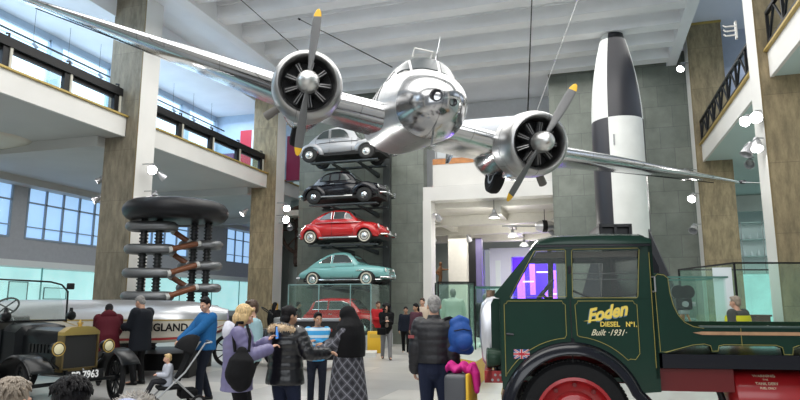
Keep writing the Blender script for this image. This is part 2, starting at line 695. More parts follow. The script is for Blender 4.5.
RED = mat('red_panel', (0.55, 0.03, 0.06), 0.5)
MAROON = mat('maroon_panel', (0.28, 0.03, 0.09), 0.5)
PANELW = mat('white_panel', (0.75, 0.82, 0.86), 0.5)
tag(MB().box(-15.55, -14.95, 25.2, 25.3, 7.2, 9.75).build('banner', RED), 'tall red display panel beside a white one at the far end of the left gallery', 'banner')
tag(MB().box(-14.94, -14.5, 25.2, 25.3, 7.2, 9.75).build('banner', PANELW), 'tall white display panel beside the red one at the far end of the left gallery', 'banner')
tag(MB().box(-16.8, -15.7, 24.9, 25.0, 7.2, 8.6).build('banner', mat('purple_panel', (0.16, 0.05, 0.16), 0.5)), 'low purple display panel behind the left gallery railing', 'banner')
tag(MB().box(-13.1, -12.15, 25.25, 25.35, 7.2, 9.3).build('banner', MAROON), 'dark red display panel behind the railing just beyond the second left pier', 'banner')

# ---- end wall: stone piers, opening with bridge, white upper wall
b = MB()
b.box(-12.1, -6.4, 24.6, 25.2, 0, 11.15)
struct('wall_end_left', b, SLAB)
b = MB()
b.box(-1.18, 3.9, 24.6, 25.2, 0, 11.15)
struct('wall_end_right', b, SLAB)
b = MB()
b.box(-6.4, -6.06, 24.45, 25.2, 0, 5.8)
struct('trim_5', b, WHITE)
b = MB()
b.box(-6.4, -1.18, 24.5, 25.1, 5.8, 6.38)
b.box(-6.4, -1.18, 25.1, 28, 5.8, 6.1)
struct('bridge_beam', b, WHITE)
b = MB()
b.box(-6.1, -1.18, 25.0, 25.2, 6.48, 7.42)
struct('bridge_parapet', b, WHITE)
b = MB()
b.box(-6.1, -1.18, 24.98, 25.3, 7.42, 7.66)
struct('trim_6', b, WOODS)
b = MB()
b.box(-6.4, -1.18, 25.0, 25.4, 6.38, 6.48)
struct('dark_gap_strip', b, BLACK)  # black bar standing in for the dark gap below the parapet
b = MB()
b.box(-9, 0.5, 28, 28.2, 6.3, 11.4)
struct('wall_end', b, mat('upper_white_wall', (0.66, 0.68, 0.70), 0.6, var=0.03))
b = MB()
b.box(-6.4, -1.1, 25.2, 28.1, 11.0, 11.4)
struct('ceiling_bridge', b, CEIL)
r = thing('bridge_railing', 'metal bridge railing above the orange wooden strip at the hall end', 'railing', (-3.6, 25.15, 7.66))
MB().box(-2.45, 2.4, -0.03, 0.03, 0.55, 0.6).build('handrail', STEEL, r)
for i in range(9):
    MB().box(-2.4 + i*0.6 - 0.015, -2.4 + i*0.6 + 0.015, -0.015, 0.015, 0, 0.56).build('post', STEEL, r)
p = MB().box(-2.35, 2.35, 0.05, 0.08, 0.08, 0.5).build('ribbed_panel', mat('ribbed_grey', (0.55, 0.6, 0.63), 0.4), r)

# ---- passage under the bridge
PASSW = mat('passage_white', (0.70, 0.68, 0.62), 0.6, var=0.03)
b = MB()
b.box(-14, 3, 25.2, 38.5, 5.55, 5.8)
struct('ceiling_passage', b, PASSW)
for y in (27.4, 31.2, 35.0):
    b = MB()
    b.box(-13, 3, y, y + 0.6, 5.12, 5.55)
    struct('passage_beam', b, PASSW)
for x in (-6.6, -3.6, -0.8):
    b = MB()
    b.box(x, x + 0.3, 25.2, 38.0, 5.25, 5.55)
    struct('passage_beam', b, PASSW)
PG = mat('passage_grey_green', (0.27, 0.31, 0.30), 0.6)
b = MB()
b.box(-14, -6.1, 38, 38.3, 0, 5.8)
b.box(-6.1, 3, 38, 38.3, 4.9, 5.8)
b.box(-0.9, 3, 38, 38.3, 0, 5.8)
struct('wall_passage', b, PG)
b = MB()
b.box(-14, -13.8, 25.2, 38, 0, 5.8)
b.box(2.9, 3.1, 25.2, 45, 0, 5.8)
struct('wall_passage_side', b, PG)
b = MB()
b.box(-6.9, -5.95, 31.5, 32.2, 0, 5.2)
struct('column', b, PASSW)
b = MB()
b.box(-5.95, -5.58, 32.1, 32.5, 0, 5.0)
struct('trim_8', b, BLACK)
b = MB()
b.box(-5.58, -5.26, 32.15, 32.5, 0, 5.0)
struct('trim_9', b, mat('violet_grey', (0.13, 0.11, 0.24), 0.4))
# lavender doorway surround with violet room behind
b = MB()
LAVW = mat('lavender_surround', (0.68, 0.70, 0.85), 0.5)
b.box(-5.7, -4.4, 37.7, 38.3, 0, 4.95)
b.box(-4.4, -1.2, 37.7, 38.3, 4.4, 4.95)
b.box(-1.6, -1.2, 37.7, 38.3, 0, 4.4)
struct('door_1', b, LAVW)
b = MB()
b.box(-6.5, -0.5, 43.5, 43.7, 0, 5)
struct('wall_violet_room', b, mat('violet_wall', (0.10, 0.03, 0.35), 0.5))
area_light('violet_room_light', (-3.2, 40.5, 4.4), (radians(35), 0, 0), 3.5, 1.5, 520, (0.25, 0.12, 1.0))
PINK = mat('violet_screen', (0.2, 0.05, 0.6), 0.4, emit=((0.30, 0.10, 1.0), 2.2))
for i, (x, z0, z1, wd) in enumerate(((-4.5, 1.0, 4.0, 0.5), (-3.7, 2.2, 4.2, 0.35), (-2.9, 0.8, 2.6, 0.9), (-2.2, 1.2, 3.8, 0.5))):
    tag(MB().box(x, x + wd, 41.5 + 0.3*i, 41.6 + 0.3*i, z0, z1).build('lit_screen', PINK),
        ('narrow tall violet lit screen nearest the doorway jamb', 'slim violet lit screen hung high in the far violet room', 'broad low violet lit screen in the far violet room',
         'violet lit screen seen through the truck cab window')[i], 'screen')
for i, (x, z) in enumerate(((-4.1, 3.0), (-3.2, 3.6), (-2.5, 2.2))):
    o = MB().box(x, x + 0.7, 41.2, 41.3, z, z + 0.08)
    tag(o.build('light_bar', mat('pale_bar', (0.5, 0.4, 1), 0.4, emit=((0.6, 0.5, 1.0), 2.0))), ('short pale light bar nearest the lavender doorway', 'pale light bar highest up in the violet room', 'lowest pale light bar in the violet room')[i], 'light')
tag(MB().box(-5.35, -5.05, 37.66, 37.7, 2.4, 4.2).build('wall_notice', PANELW), 'pale notice on the lavender doorway surround', 'sign')
# area right of the right columns: back walls and shelves
b = MB()
b.box(5, 12.2, 33.8, 34, 0, 12)
b.box(12, 12.2, 4, 34, 0, 12)
struct('wall_right', b, mat('right_white_wall', (0.62, 0.70, 0.70), 0.6))
b = MB()
b.box(4.6, 12, 24.8, 25.0, 7.2, 11.85)
struct('wall_upper_right', b, LAV)
b = MB()
b.box(6.0, 9.0, 31.9, 32.1, 5.85, 6.6)
struct('trim_10', b, WHITE)
b = MB()
b.box(-13.8, -12.12, 27.2, 27.4, 0, 6.6)
struct('wall_behind_pier', b, PG)
# ================================================================== THE AIRLINER
def aluminium(name, rough, col=(0.80, 0.81, 0.82), bw=1.1, bh=0.55, axis='XY', bump=0.12, line=0.45):
    m = bpy.data.materials.new(name)
    m.use_nodes = True
    nt = m.node_tree
    bs = nt.nodes['Principled BSDF']
    bs.inputs['Metallic'].default_value = 1.0
    bs.inputs['Roughness'].default_value = rough
    tc = nt.nodes.new('ShaderNodeTexCoord')
    br = nt.nodes.new('ShaderNodeTexBrick')
    br.inputs['Scale'].default_value = 1
    br.inputs['Brick Width'].default_value = bw
    br.inputs['Row Height'].default_value = bh
    br.inputs['Mortar Size'].default_value = 0.006
    br.inputs['Color1'].default_value = tuple(col) + (1,)
    br.inputs['Color2'].default_value = tuple(0.9*c for c in col) + (1,)
    br.inputs['Mortar'].default_value = tuple(line*c for c in col) + (1,)
    nt.links.new(tc.outputs['Object'], br.inputs['Vector'])
    nt.links.new(br.outputs['Color'], bs.inputs['Base Color'])
    n = nt.nodes.new('ShaderNodeTexNoise')
    n.inputs['Scale'].default_value = 2.2
    n.inputs['Detail'].default_value = 3
    bp = nt.nodes.new('ShaderNodeBump')
    bp.inputs['Strength'].default_value = bump
    bp.inputs['Distance'].default_value = 0.05
    nt.links.new(tc.outputs['Object'], n.inputs['Vector'])
    nt.links.new(n.outputs['Fac'], bp.inputs['Height'])
    nt.links.new(bp.outputs['Normal'], bs.inputs['Normal'])
    MATS[name] = m
    return m


ALU = aluminium('polished_aluminium', 0.17, (0.54, 0.55, 0.57))
ALU_F = aluminium('fuselage_aluminium', 0.36, (0.40, 0.40, 0.40), 0.9, 0.5, bump=0.10)
ALU_N = aluminium('nose_aluminium', 0.18, (0.48, 0.48, 0.49), 3, 3, bump=0.16)
BLADE = mat('grey_blade', (.13, .132, .135), .5, .2, var=.05)
YEL = mat('yellow_tip', (0.80, 0.46, 0.03), 0.5)
ENGB = mat('engine_black', (0.012, 0.012, 0.013), 0.5)
CYLM = mat('cylinder_grey', (0.10, 0.10, 0.11), 0.45, 0.6)
PANE = mat('dark_cockpit_pane', (.035, .045, .05), .25, spec=.25)

plane = thing('airliner', 'polished silver twin-engined propeller airliner hanging nose-down under the roof', 'aeroplane')
CR = Euler((pi/2 + PITCH, 0, YAW)).to_matrix()           # the attitude of the hall's long view


def camv(x, y, dpt):
    return CR @ Vector((x, y, -dpt))


HUB_L = camv(-92/620*10.6, 118/620*10.6, 10.6)
HUB_R = camv(142/620*11.35, 58/620*11.35, 11.35)
A = (HUB_R - HUB_L).normalized()
SEP = (HUB_R - HUB_L).length/2
B = camv(-0.10, -0.02, 1.0)
B = (B - A*B.dot(A)).normalized()
UP = A.cross(B).normalized()
Mx = Matrix((A, B, UP)).transposed().to_4x4()
Mx.translation = (HUB_L + HUB_R)/2 + Vector((0, 0, EYE))
plane.matrix_world = Mx

FS = [(-.97, .08, .04, .04, .04), (-.945, .08, .16, .15, .16), (-.88, .08, .27, .25, .27), (-.75, .09, .39, .36, .38), (-.45, .11, .54, .49, .52), (-.1, .14, .64, .58, .61), (.25, .18, .69, .64, .66),
      (.42, .19, .70, .67, .67), (.95, .22, .72, 1.0, .68), (1.5, .24, .73, 1.06, .7), (2.5, .26, .73, 1.04, .72), (4, .3, .70, .98, .72), (5.5, .4, .58, .8, .6),
      (7, .58, .36, .5, .38), (8.3, .72, .18, .26, .18), (9.1, .8, .05, .08, .05)]


def fsec(y):
    for i in range(len(FS) - 1):
        if FS[i][0] <= y <= FS[i+1][0]:
            t = (y - FS[i][0])/(FS[i+1][0] - FS[i][0])
            return [FS[i][k]*(1-t) + FS[i+1][k]*t for k in range(1, 5)]
    return FS[-1][1:]


def fpt(y, th, off=0.0, e=0.88):
    zc, hw, ht, hb = fsec(y)
    c, s = cos(th), sin(th)
    x = (hw + off)*math.copysign(abs(c)**e, c)
    z = zc + ((ht if s > 0 else hb) + off)*math.copysign(abs(s)**e, s)
    return Vector((x, y, z))


def fus(y0, y1, cap0, cap1):
    ys = sorted(set([y0, y1] + [s[0] for s in FS if y0 < s[0] < y1]))
    b = MB()
    b.loft([[fpt(y, 2*pi*j/40) for j in range(40)] for y in ys], cap0, cap1)
    return b


fus(-.97, -.1, True, False).build('nose', ALU_N, plane, 60)
fus(-.1, 9.1, False, True).build('fuselage', ALU_F, plane, 50)


def fpatch(y0a, y1a, y0b, y1b, t0, t1, nu=6, nv=5, o0=-.01, o1=.012):
    """glazing panel lying on the fuselage skin; y ranges at both angle ends"""
    top, bot = [], []
    for i in range(nu + 1):
        u = i/nu
        th = radians(t0 + (t1 - t0)*u)
        ya, yb = y0a + (y0b - y0a)*u, y1a + (y1b - y1a)*u
        for j in range(nv + 1):
            y = ya + (yb - ya)*j/nv
            top.append(fpt(y, th, o1))
            bot.append(fpt(y, th, o0))
    k = (nu + 1)*(nv + 1)
    fs = []
    for i in range(nu):
        for j in range(nv):
            a = i*(nv + 1) + j
            q = (a, a + 1, a + nv + 2, a + nv + 1)
            fs.append(q)
            fs.append(tuple(k + t for t in reversed(q)))
    edge = [j for j in range(nv + 1)] + [i*(nv + 1) + nv for i in range(1, nu + 1)] + [nu*(nv + 1) + j for j in range(nv - 1, -1, -1)] + [i*(nv + 1) for i in range(nu - 1, 0, -1)]
    for i in range(len(edge)):
        a, c = edge[i], edge[(i + 1) % len(edge)]
        fs.append((a, c, k + c, k + a))
    return MB().add(top + bot, fs)


fpatch(.46, .92, .44, .92, 79.5, 53).build('windscreen_pane', PANE, plane)
fpatch(.46, .92, .44, .92, 84.5, 121).build('windscreen_pane', PANE, plane)
fpatch(.48, 1.0, .75, 1.2, 49, 27).build('side_pane', PANE, plane)
fpatch(.48, 1.0, .75, 1.2, 125, 148).build('side_pane', PANE, plane)
fpatch(1.25, 1.75, 1.25, 1.75, 45, 24).build('side_pane', PANE, plane)
fpatch(1.25, 1.75, 1.25, 1.75, 135, 156).build('side_pane', PANE, plane)
for y in (2.2, 2.95, 3.7, 4.45):
    for t in ((26, 6), (154, 174)):
        fpatch(y, y + .42, y, y + .42, t[0], t[1]).build('cabin_window', PANE, plane)
# nose lights, aerials
for (x, z, r) in ((-.13, .13, .105), (.17, .09, .07)):
    l = MB()
    T = MT(x, -.93 if r < .1 else -.95, z) @ Matrix.Rotation(pi/2, 4, 'X')
    l.lathe([(r*.4, -.04), (r, -.06), (r, .02), (r*.82, .03), (r*.78, .0), (.01, -.01)], 20, T)
    l.build('nose_light', mat('dark_lens', (.03, .03, .035), 0.15), plane)
MB().tube([(.1, 1.0, 1.2), (.1, 1.03, 1.45), (.1, 1.08, 1.72)], [.02, .012, .006], 6).build('aerial_mast', ALU, plane)
MB().tube([(-.35, 1.1, 1.2), (-.35, 1.05, 1.36), (.02, 1.05, 1.38), (.02, 1.15, 1.24)], .018, 6).build('aerial_frame', WHITE, plane)
MB().tube([(.08, -.35, -.38), (.08, -.42, -.62), (.08, -.75, -.64)], .018, 6).build('pitot_tube', STEEL, plane)

WS = [(0.0, .75, 3.55, -.05, .165), (1.6, .80, 3.5, -.05, .165), (2.6, .95, 3.42, .02, .165), (4.5, 1.45, 3.2, .27, .17), (6.4, 1.95, 3.0, .50, .165), (7.6, 2.27, 2.9, .65, .15), (8.1, 2.42, 2.86, .71, .13), (8.38, 2.58, 2.8, .74, .08)]


def wing_ring(x, le, te, z, t, n=14, inc=0.06):
    c = te - le
    up, lo = [], []
    for i in range(n + 1):
        s = (1 - cos(pi*i/n))/2
        yt = 5*t*(.2969*sqrt(s) - .126*s - .3516*s*s + .2843*s**3 - .1036*s**4)*c
        cam_ = .018*c*4*s*(1 - s) - inc*c*(s - .3)
        up.append(Vector((x, le + c*s, z + cam_ + yt)))
        lo.append(Vector((x, le + c*s, z + cam_ - yt)))
    return up + lo[-2:0:-1]


for sgn in (-1, 1):
    b = MB()
    b.loft([wing_ring(sgn*x, le, te, z, t) for (x, le, te, z, t) in WS])
    w = b.build('wing', ALU, plane, 45)
    f = MB()
    for (x, le, te, z, t) in WS[2:6]:
        pass
    # hinge line of the aileron and the tip lamp are sub-parts of the wing
    MB().tube([(sgn*4.6, 2.78, .20), (sgn*6.4, 2.72, .43), (sgn*7.7, 2.66, .59)], .012, 5).build('aileron_hinge', BLACK, w)
    MB().ell((sgn*8.37, 2.54, .76), (.07, .12, .05), 10, 6).build('tip_lamp', mat('dark_lamp', (.03, .03, .04), .2), w)
    MB().cyl((sgn*8.3, 2.45, .73), (sgn*8.42, 2.0, .73), .014, .01, 6).build('tip_probe', STEEL, w)

for sgn, ang in ((-1, 94.5), (1, 71)):
    cx = sgn*SEP
    T = MT(cx, 0, 0) @ Matrix.Rotation(-pi/2, 4, 'X') @ Matrix.Diagonal((1.05, 1.05, 1, 1))       # local z of the lathe runs aft (+y)
    b = MB()
    b.lathe([(.425, .62), (.43, .3), (.435, .2), (.455, .12), (.49, .085), (.53, .10), (.565, .17), (.592, .32), (.60, .6), (.595, .9), (.575, 1.08), (.55, 1.1), (.545, 1.0)], 48, T, caps=False)
    cw = b.build('cowling', ALU_F, plane, 50)
    g = MB()
    g.lathe([(.6, .595), (.606, .6), (.6, .625)], 48, T, caps=False)
    g.build('cowl_seam', STEEL, cw)
    nb = MB()
    rings = []
    for (y, rx, rz, z) in ((.95, .53, .53, 0), (1.3, .52, .52, -.03), (1.9, .46, .5, -.09), (2.6, .38, .44, -.14), (3.3, .24, .3, -.12), (3.9, .1, .13, -.08), (4.15, .02, .03, -.06)):
        rings.append([Vector((cx + rx*cos(2*pi*j/32), y, z + rz*sin(2*pi*j/32))) for j in range(32)])
    nb.loft(rings)
    nb.build('nacelle', ALU, plane, 50)
    eb = MB()
    eb.lathe([(.43, .56), (.2, .55), (.01, .55)], 32, T)
    eb.lathe([(.2, .55), (.2, .25), (.16, .15), (.01, .12)], 24, T)
    eng = eb.build('engine', ENGB, plane)
    for q in range(9):
        a = 2*pi*q/9 + .17
        c = MB()
        for s in range(7):
            r0 = .2 + s*.03
            c.cyl((cx + r0*cos(a), .34, r0*sin(a)), (cx + (r0 + .014)*cos(a), .34, (r0 + .014)*sin(a)), .072, n=12)
        c.cyl((cx + .18*cos(a), .34, .18*sin(a)), (cx + .41*cos(a), .34, .41*sin(a)), .05, n=10)
        c.build('cylinder', ENGB, eng)
        rr = MB()
        for da in (-.09, .09):
            rr.tube([(cx + .17*cos(a + da), .2, .17*sin(a + da)), (cx + .40*cos(a + da*.7), .24, .40*sin(a + da*.7))], .0105, 6)
        rr.build('pushrod', mat('pushrod_grey', (.30, .30, .31), .35, .8), eng)
    pr = MB()
    pr.lathe([(.01, -.34), (.06, -.325), (.12, -.27), (.165, -.18), (.185, -.06), (.187, .04), (.17, .1), (.12, .14)], 28, T)
    hub = pr.build('spinner', mat('spinner_silver', (.62, .62, .61), .32, .9), plane)
    for half in (0, 1):
        a = radians(ang) + half*pi
        R4 = MT(cx, 0, 0) @ Matrix.Rotation(-a, 4, 'Y')      # blade along +x turned in the xz plane
        ring, tip = [], []
        for (r, ch, th, tw) in ((.13, .085, .075, 50), (.25, .10, .06, 50), (.4, .14, .042, 46), (.6, .175, .034, 40), (.85, .185, .026, 34), (1.05, .172, .02, 30), (1.14, .155, .018, 28),
                                (1.2, .125, .014, 27), (1.255, .075, .01, 26), (1.275, .02, .006, 26)):
            t_ = radians(tw)
            rg = []
            for j in range(14):
                p = 2*pi*j/14
                u, v = ch/2*cos(p), th/2*sin(p)
                rg.append(Vector((r, u*sin(t_) + v*cos(t_), u*cos(t_) - v*sin(t_))))
            if r <= 1.14:
                ring.append(rg)
            if r >= 1.14:
                tip.append(rg)
        bl = MB().loft(ring, M=R4).build('propeller_blade', BLADE, plane)
        MB().loft(tip, M=R4).build('yellow_tip', YEL, bl)
    ty = MB()
    TW = MT(cx, 2.25, -.56) @ Matrix.Rotation(pi/2, 4, 'Y')
    ty.lathe([(.18, -.1), (.3, -.13), (.36, -.1), (.385, 0), (.36, .1), (.3, .13), (.18, .1)], 32, TW)
    wh = ty.build('landing_wheel', RUBBER, plane)
    MB().lathe([(.02, -.09), (.18, -.105), (.18, .105), (.02, .09)], 20, TW).build('wheel_hub', STEEL, wh)
    MB().cyl((cx - sgn*.16, 1.7, -.3), (cx - sgn*.16, 2.25, -.56), .035, n=8).build('gear_strut', STEEL, plane)
    MB().cyl((cx + sgn*.42, .95, -.42), (cx + sgn*.62, 1.05, -.62), .075, .085, 14).build('exhaust_pipe', mat('exhaust_grey', (.16, .15, .14), .5, .6), plane)
    MB().rbox(cx - .12, cx + .12, .9, 1.5, -.66, -.5, .04).build('oil_cooler_scoop', ALU, plane)
# belly and tail
st = MB()
for sgn in (-1, 1):
    st.loft([[p + Vector((0, 0, .93)) for p in wing_ring(sgn*x, le, te, z, t)] for (x, le, te, z, t) in ((.0, 7.9, 9.0, -.15, .1), (1.5, 8.0, 9.0, -.15, .1), (2.7, 8.2, 8.95, -.15, .09))])
st.build('tailplane', ALU, plane, 45)
for sgn in (-1, 1):
    rings = []
    for (z, y0, y1, t) in ((-.55, 8.45, 8.9, .02), (-.3, 8.15, 9.05, .05), (0, 8.0, 9.15, .07), (.4, 8.1, 9.12, .06), (.7, 8.35, 9.0, .04), (.8, 8.55, 8.85, .01)):
        rings.append([Vector((sgn*2.6 + t*sin(2*pi*j/16), (y0 + y1)/2 - (y1 - y0)/2*cos(2*pi*j/16), .78 + z)) for j in range(16)])
    MB().loft(rings).build('tail_fin', ALU, plane, 45)


def cable(p0, p1, r, label):
    b = MB()
    b.cyl(p0, p1, r, n=6)
    o = b.build('suspension_cable', mat('dull_black_cable', (.012, .012, .012), 1.0, spec=0.0) if r > .008 else mat('pale_wire', (.3, .3, .3), .8, spec=.1))
    tag(o, label, 'cable')
    d = (Vector(p1) - Vector(p0)).normalized()
    MB().cyl(Vector(p1) - d*.16, Vector(p1) - d*.02, .035, n=8).build('turnbuckle', BLACK, o)
    return o


NR = Mx @ Vector((SEP, 1.0, .56))
NLt = Mx @ Vector((-SEP, 1.0, .56))
NF = Mx @ Vector((-.6, 1.9, 1.1))
cable(NR, (-1.15, 17.0, 10.62), .014, 'dark steel cable from the right engine nacelle up to a roof beam')
cable(NR + A*.12, (.2, 17.6, 10.62), .007, 'thin pale wire slanting from the right engine nacelle to the roof')
cable(NLt, (-9.6, 13.9, 10.62), .009, 'steel cable from the left engine nacelle up to the roof')
cable(NF, (-8.5, 16.9, 10.62), .012, 'dark steel cable from the cabin roof slanting up to a roof beam')
# ================================================================== THE GREEN LORRY
XZ = Matrix(((1, 0, 0, 0), (0, 0, 1, 0), (0, 1, 0, 0), (0, 0, 0, 1)))       # prism drawn in x-z, extruded along y


def face_text(x, y, z, rot=0.0):
    """matrix for lettering that reads from -y"""
    return MT(x, y, z) @ Matrix(((1, 0, 0, 0), (0, 0, -1, 0), (0, 1, 0, 0), (0, 0, 0, 1))) @ Matrix.Rotation(rot, 4, 'Z')


GREEN = mat('dark_green_coachwork', (.0028, .026, .015), .22, coat=.2, spec=.35, var=.12, scale=2)
NAVY = mat('blue_black_enamel', (.004, .0045, .009), .18, coat=.35, spec=.35)
LORRED = mat('dark_red_enamel', (0.33, 0.012, 0.015), 0.3, coat=0.4)
DKRED = mat('chassis_red', (0.15, 0.008, 0.009), 0.35)
LINE = mat('gold_lining', (.30, .26, .06), .45)

LETTER = mat('gold_leaf', (0.80, 0.60, 0.10), 0.4)
CREAM = mat('cream_lettering', (0.75, 0.70, 0.50), 0.5)
WINDG = glass('window_glass', (0.93, 0.96, 0.95), 0.96)
ALUR = mat('cast_aluminium_shell', (0.66, 0.66, 0.69), 0.3, 0.9)

lorry = thing('lorry', 'dark green vintage diesel lorry with gold lettering and red wheels', 'truck', (0, 0, 0), 0)
YN, YF = 0.0, 2.05


def arc(cx, cz, r, a0, a1, n):
    return [(cx + r*cos(radians(a0 + (a1 - a0)*i/n)), cz + r*sin(radians(a0 + (a1 - a0)*i/n))) for i in range(n + 1)]


WC = (1.68, 0.53)
lower = [(1.0, .78), (1.0, 1.655), (2.52, 1.655), (2.52, .78)] + arc(WC[0], WC[1], .68, 20, 160, 18)


def side(y0, y1):
    b = MB()
    b.prism(lower, y0, y1, XZ)
    b.prism([(1.0, 1.655), (.955, 1.665), (1.40, 2.2), (1.46, 2.2), (1.37, 2.13), (1.10, 1.655)], y0, y1, XZ)
    b.prism([(1.37, 2.13), (1.42, 2.24), (2.44, 2.25), (2.52, 2.22), (2.40, 2.125)], y0, y1, XZ)
    b.prism([(1.64, 1.65), (1.655, 2.14), (1.725, 2.14), (1.705, 1.65)], y0, y1, XZ)
    b.prism([(2.345, 1.65), (2.385, 2.14), (2.52, 2.23), (2.52, 1.65)], y0, y1, XZ)
    return b


cab = side(0, .04)
cab.box(1.0, 1.64, YF, YF + .04, .9, 1.655)
sd = side(YF, YF + .04)
cab.add(sd.v, sd.f)
cab.box(2.48, 2.52, 0, YF + .04, .9, 1.68)
cab.box(2.48, 2.52, 0, .35, 1.68, 2.23)
cab.box(2.48, 2.52, YF - .3, YF + .04, 1.68, 2.23)
cab.box(2.48, 2.52, 0, YF + .04, 2.08, 2.23)
cab.box(.99, 1.03, .04, YF, .85, 1.66)
cab.box(1.0, 2.5, .04, YF, .86, .9)
cab_o = cab.build('cab', GREEN, lorry)
rb = MB()
roof = [(1.36, 2.19), (1.40, 2.26), (1.55, 2.292), (2.0, 2.305), (2.40, 2.295), (2.50, 2.25), (2.50, 2.20)]
rings = []
for (y, k) in ((-.05, 0.0), (-.03, .7), (.12, 1.0), (1.02, 1.35), (1.95, 1.0), (2.1, .7), (2.13, 0)):
    rings.append([Vector((x, y, 2.195 + (z - 2.195)*max(k, .05))) for x, z in roof] + [Vector((x, y, 2.185)) for x in (2.5, 2.0, 1.5, 1.36)])
rb.loft(rings)
rb.build('cab_roof', GREEN, lorry, 35)
MB().box(1.36, 2.5, -.02, 0, 2.165, 2.19).build('roof_gutter', NAVY, lorry)
MB().prism([(1.372, 2.12), (2.40, 2.122), (2.38, 2.065), (1.345, 2.06)], .045, .07, XZ).build('head_lining', mat('brown_lining', (.055, .035, .022), .6), lorry)
# windscreen: frame and glass
ws = MB()
for y in (0, .95, YF):
    ws.panel([(.955, y, 1.665), (1.40, y, 2.2), (1.40, y + .05, 2.2), (.955, y + .05, 1.665)], (-.77, 0, .64), 0, .03)
ws.panel([(1.30, 0, 2.08), (1.40, 0, 2.2), (1.40, YF, 2.2), (1.30, YF, 2.08)], (-.77, 0, .64), 0, .03)
ws.build('windscreen_frame', GREEN, lorry)
MB().panel([(.965, .05, 1.675), (1.39, .05, 2.19), (1.39, YF - .02, 2.19), (.965, YF - .02, 1.675)], (-.77, 0, .64), .012, .016).build('windscreen_glass', WINDG, lorry)
for (nm, q) in (('door_window', [(1.12, 1.665), (1.36, 2.12), (1.65, 2.13), (1.64, 1.665)]), ('rear_side_window', [(1.72, 1.665), (1.735, 2.13), (2.375, 2.13), (2.335, 1.665)])):
    for y in (.015, YF + .015):
        MB().prism(q, y, y + .004, XZ).build(nm, WINDG, lorry)
sb = MB()
for z in (1.84, 1.90):
    sb.cyl((1.72, .03, z), (2.37, .03, z), .006, n=6)
sb.build('window_bar', NAVY, lorry)
# gold lining on the door and cab panels
def lining(pts, name='gold_line', closed=True, y=-.004, r=.0032):
    P = [(x, y, z) for x, z in pts]
    return MB().tube(P, r, 6, loop=closed).build(name, LINE, lorry)


def notch(x0, x1, z0, z1, c=.035):
    return [(x0, z0 + c), (x0, z1 - c), (x0 + c*.8, z1 - c*.8), (x0 + c, z1), (x1 - c, z1), (x1 - c*.8, z1 - c*.8), (x1, z1 - c), (x1, z0 + c)]


lining([(1.035, .9), (1.035, 1.60), (1.055, 1.605), (1.07, 1.63), (1.60, 1.63), (1.61, 1.605), (1.63, 1.595), (1.63, 1.30), (1.615, 1.275)] + arc(1.68, .53, .745, 95, 147, 10), closed=True)
lining([(1.735, 1.30), (1.725, 1.595), (1.745, 1.605), (1.755, 1.63), (2.30, 1.63), (2.31, 1.605), (2.335, 1.595), (2.335, 1.13), (2.29, 1.075), (2.24, 1.08)] + arc(1.68, .53, .76, 45, 84, 8))
lining([(1.095, 1.672), (1.35, 2.128), (1.64, 2.142), (1.655, 2.13), (1.648, 1.672)])
lining([(1.705, 1.675), (1.715, 2.125), (1.73, 2.14), (2.375, 2.145), (2.39, 2.13), (2.35, 1.672), (2.335, 1.66), (1.72, 1.66)])
lining([(2.485, 2.1), (2.485, 1.0)], closed=False)
# door seams, hinges, handles
hb = MB()
for z in (1.2, 1.9):
    MB().box(1.67, 1.70, -.02, 0, z, z + .07).build('hinge', NAVY, lorry)
MB().box(1.675, 1.685, -.003, .001, .92, 1.655).build('door_seam', BLACK, lorry)
MB().tube([(1.055, 0, 1.31), (1.055, -.05, 1.31), (1.12, -.055, 1.305)], .011, 8).build('door_handle', NAVY, lorry)
MB().tube([(2.50, 0, 1.86), (2.515, -.04, 1.86), (2.515, -.04, 1.72), (2.5, 0, 1.72)], .009, 8).build('grab_handle', STEEL, lorry)
# lettering and flag
text_obj('maker_name', 'Foden', .175, face_text(2.03, -.004, 1.513, radians(11)), LETTER, lorry, shear=.45, bold=.006, depth=.003, sx=.92)
text_obj('maker_name_shadow', 'Foden', .175, face_text(2.022, -.002, 1.503, radians(11)), mat('pale_blue_shadow', (.12, .22, .32), .5), lorry, shear=.45, bold=.007, depth=.001, sx=.92)
MB().prism([(1.80, 1.435), (1.93, 1.458), (2.06, 1.50), (2.21, 1.535), (2.06, 1.484), (1.93, 1.438)], -.006, .001, XZ).build('underline_flourish', LETTER, lorry)
text_obj('model_word', 'DIESEL', .066, face_text(2.06, -.004, 1.405), LETTER, lorry, bold=.0015, depth=.002, sx=1.0)
text_obj('model_number', 'Nº1.', .066, face_text(2.27, -.004, 1.405), LETTER, lorry, bold=.0015, depth=.002, sx=.9)
text_obj('date_line', 'Built ·1931·', .083, face_text(2.04, -.004, 1.325), CREAM, lorry, shear=.5, bold=.0003, depth=.002, sx=.9)
fl = MB().box(0, .155, -.004, 0, 0, .09).build('flag_panel', mat('flag_blue', (.02, .045, .22), .5), lorry)
fl.location = (1.115, 0, 1.07)
fw, frd = mat('flag_white', (.75, .75, .76), .5), mat('flag_red', (.55, .02, .04), .5)


def flagbars(name, m, w1, w2, y):
    b = MB()
    for (p, q) in (((0, 0), (.155, .09)), ((0, .09), (.155, 0))):
        d = Vector((q[0] - p[0], q[1] - p[1])).normalized()
        n = Vector((-d.y, d.x))*w2/2
        e = d*w2*.6
        b.prism([(p[0] + n.x + e.x, p[1] + n.y + e.y), (p[0] - n.x + e.x, p[1] - n.y + e.y), (q[0] - n.x - e.x, q[1] - n.y - e.y), (q[0] + n.x - e.x, q[1] + n.y - e.y)], y - .001, y, XZ)
    b.box(.0775 - w1/2, .0775 + w1/2, y - .0015, y, 0, .09)
    b.box(0, .155, y - .0015, y, .045 - w1/2, .045 + w1/2)
    b.build(name, m, fl)


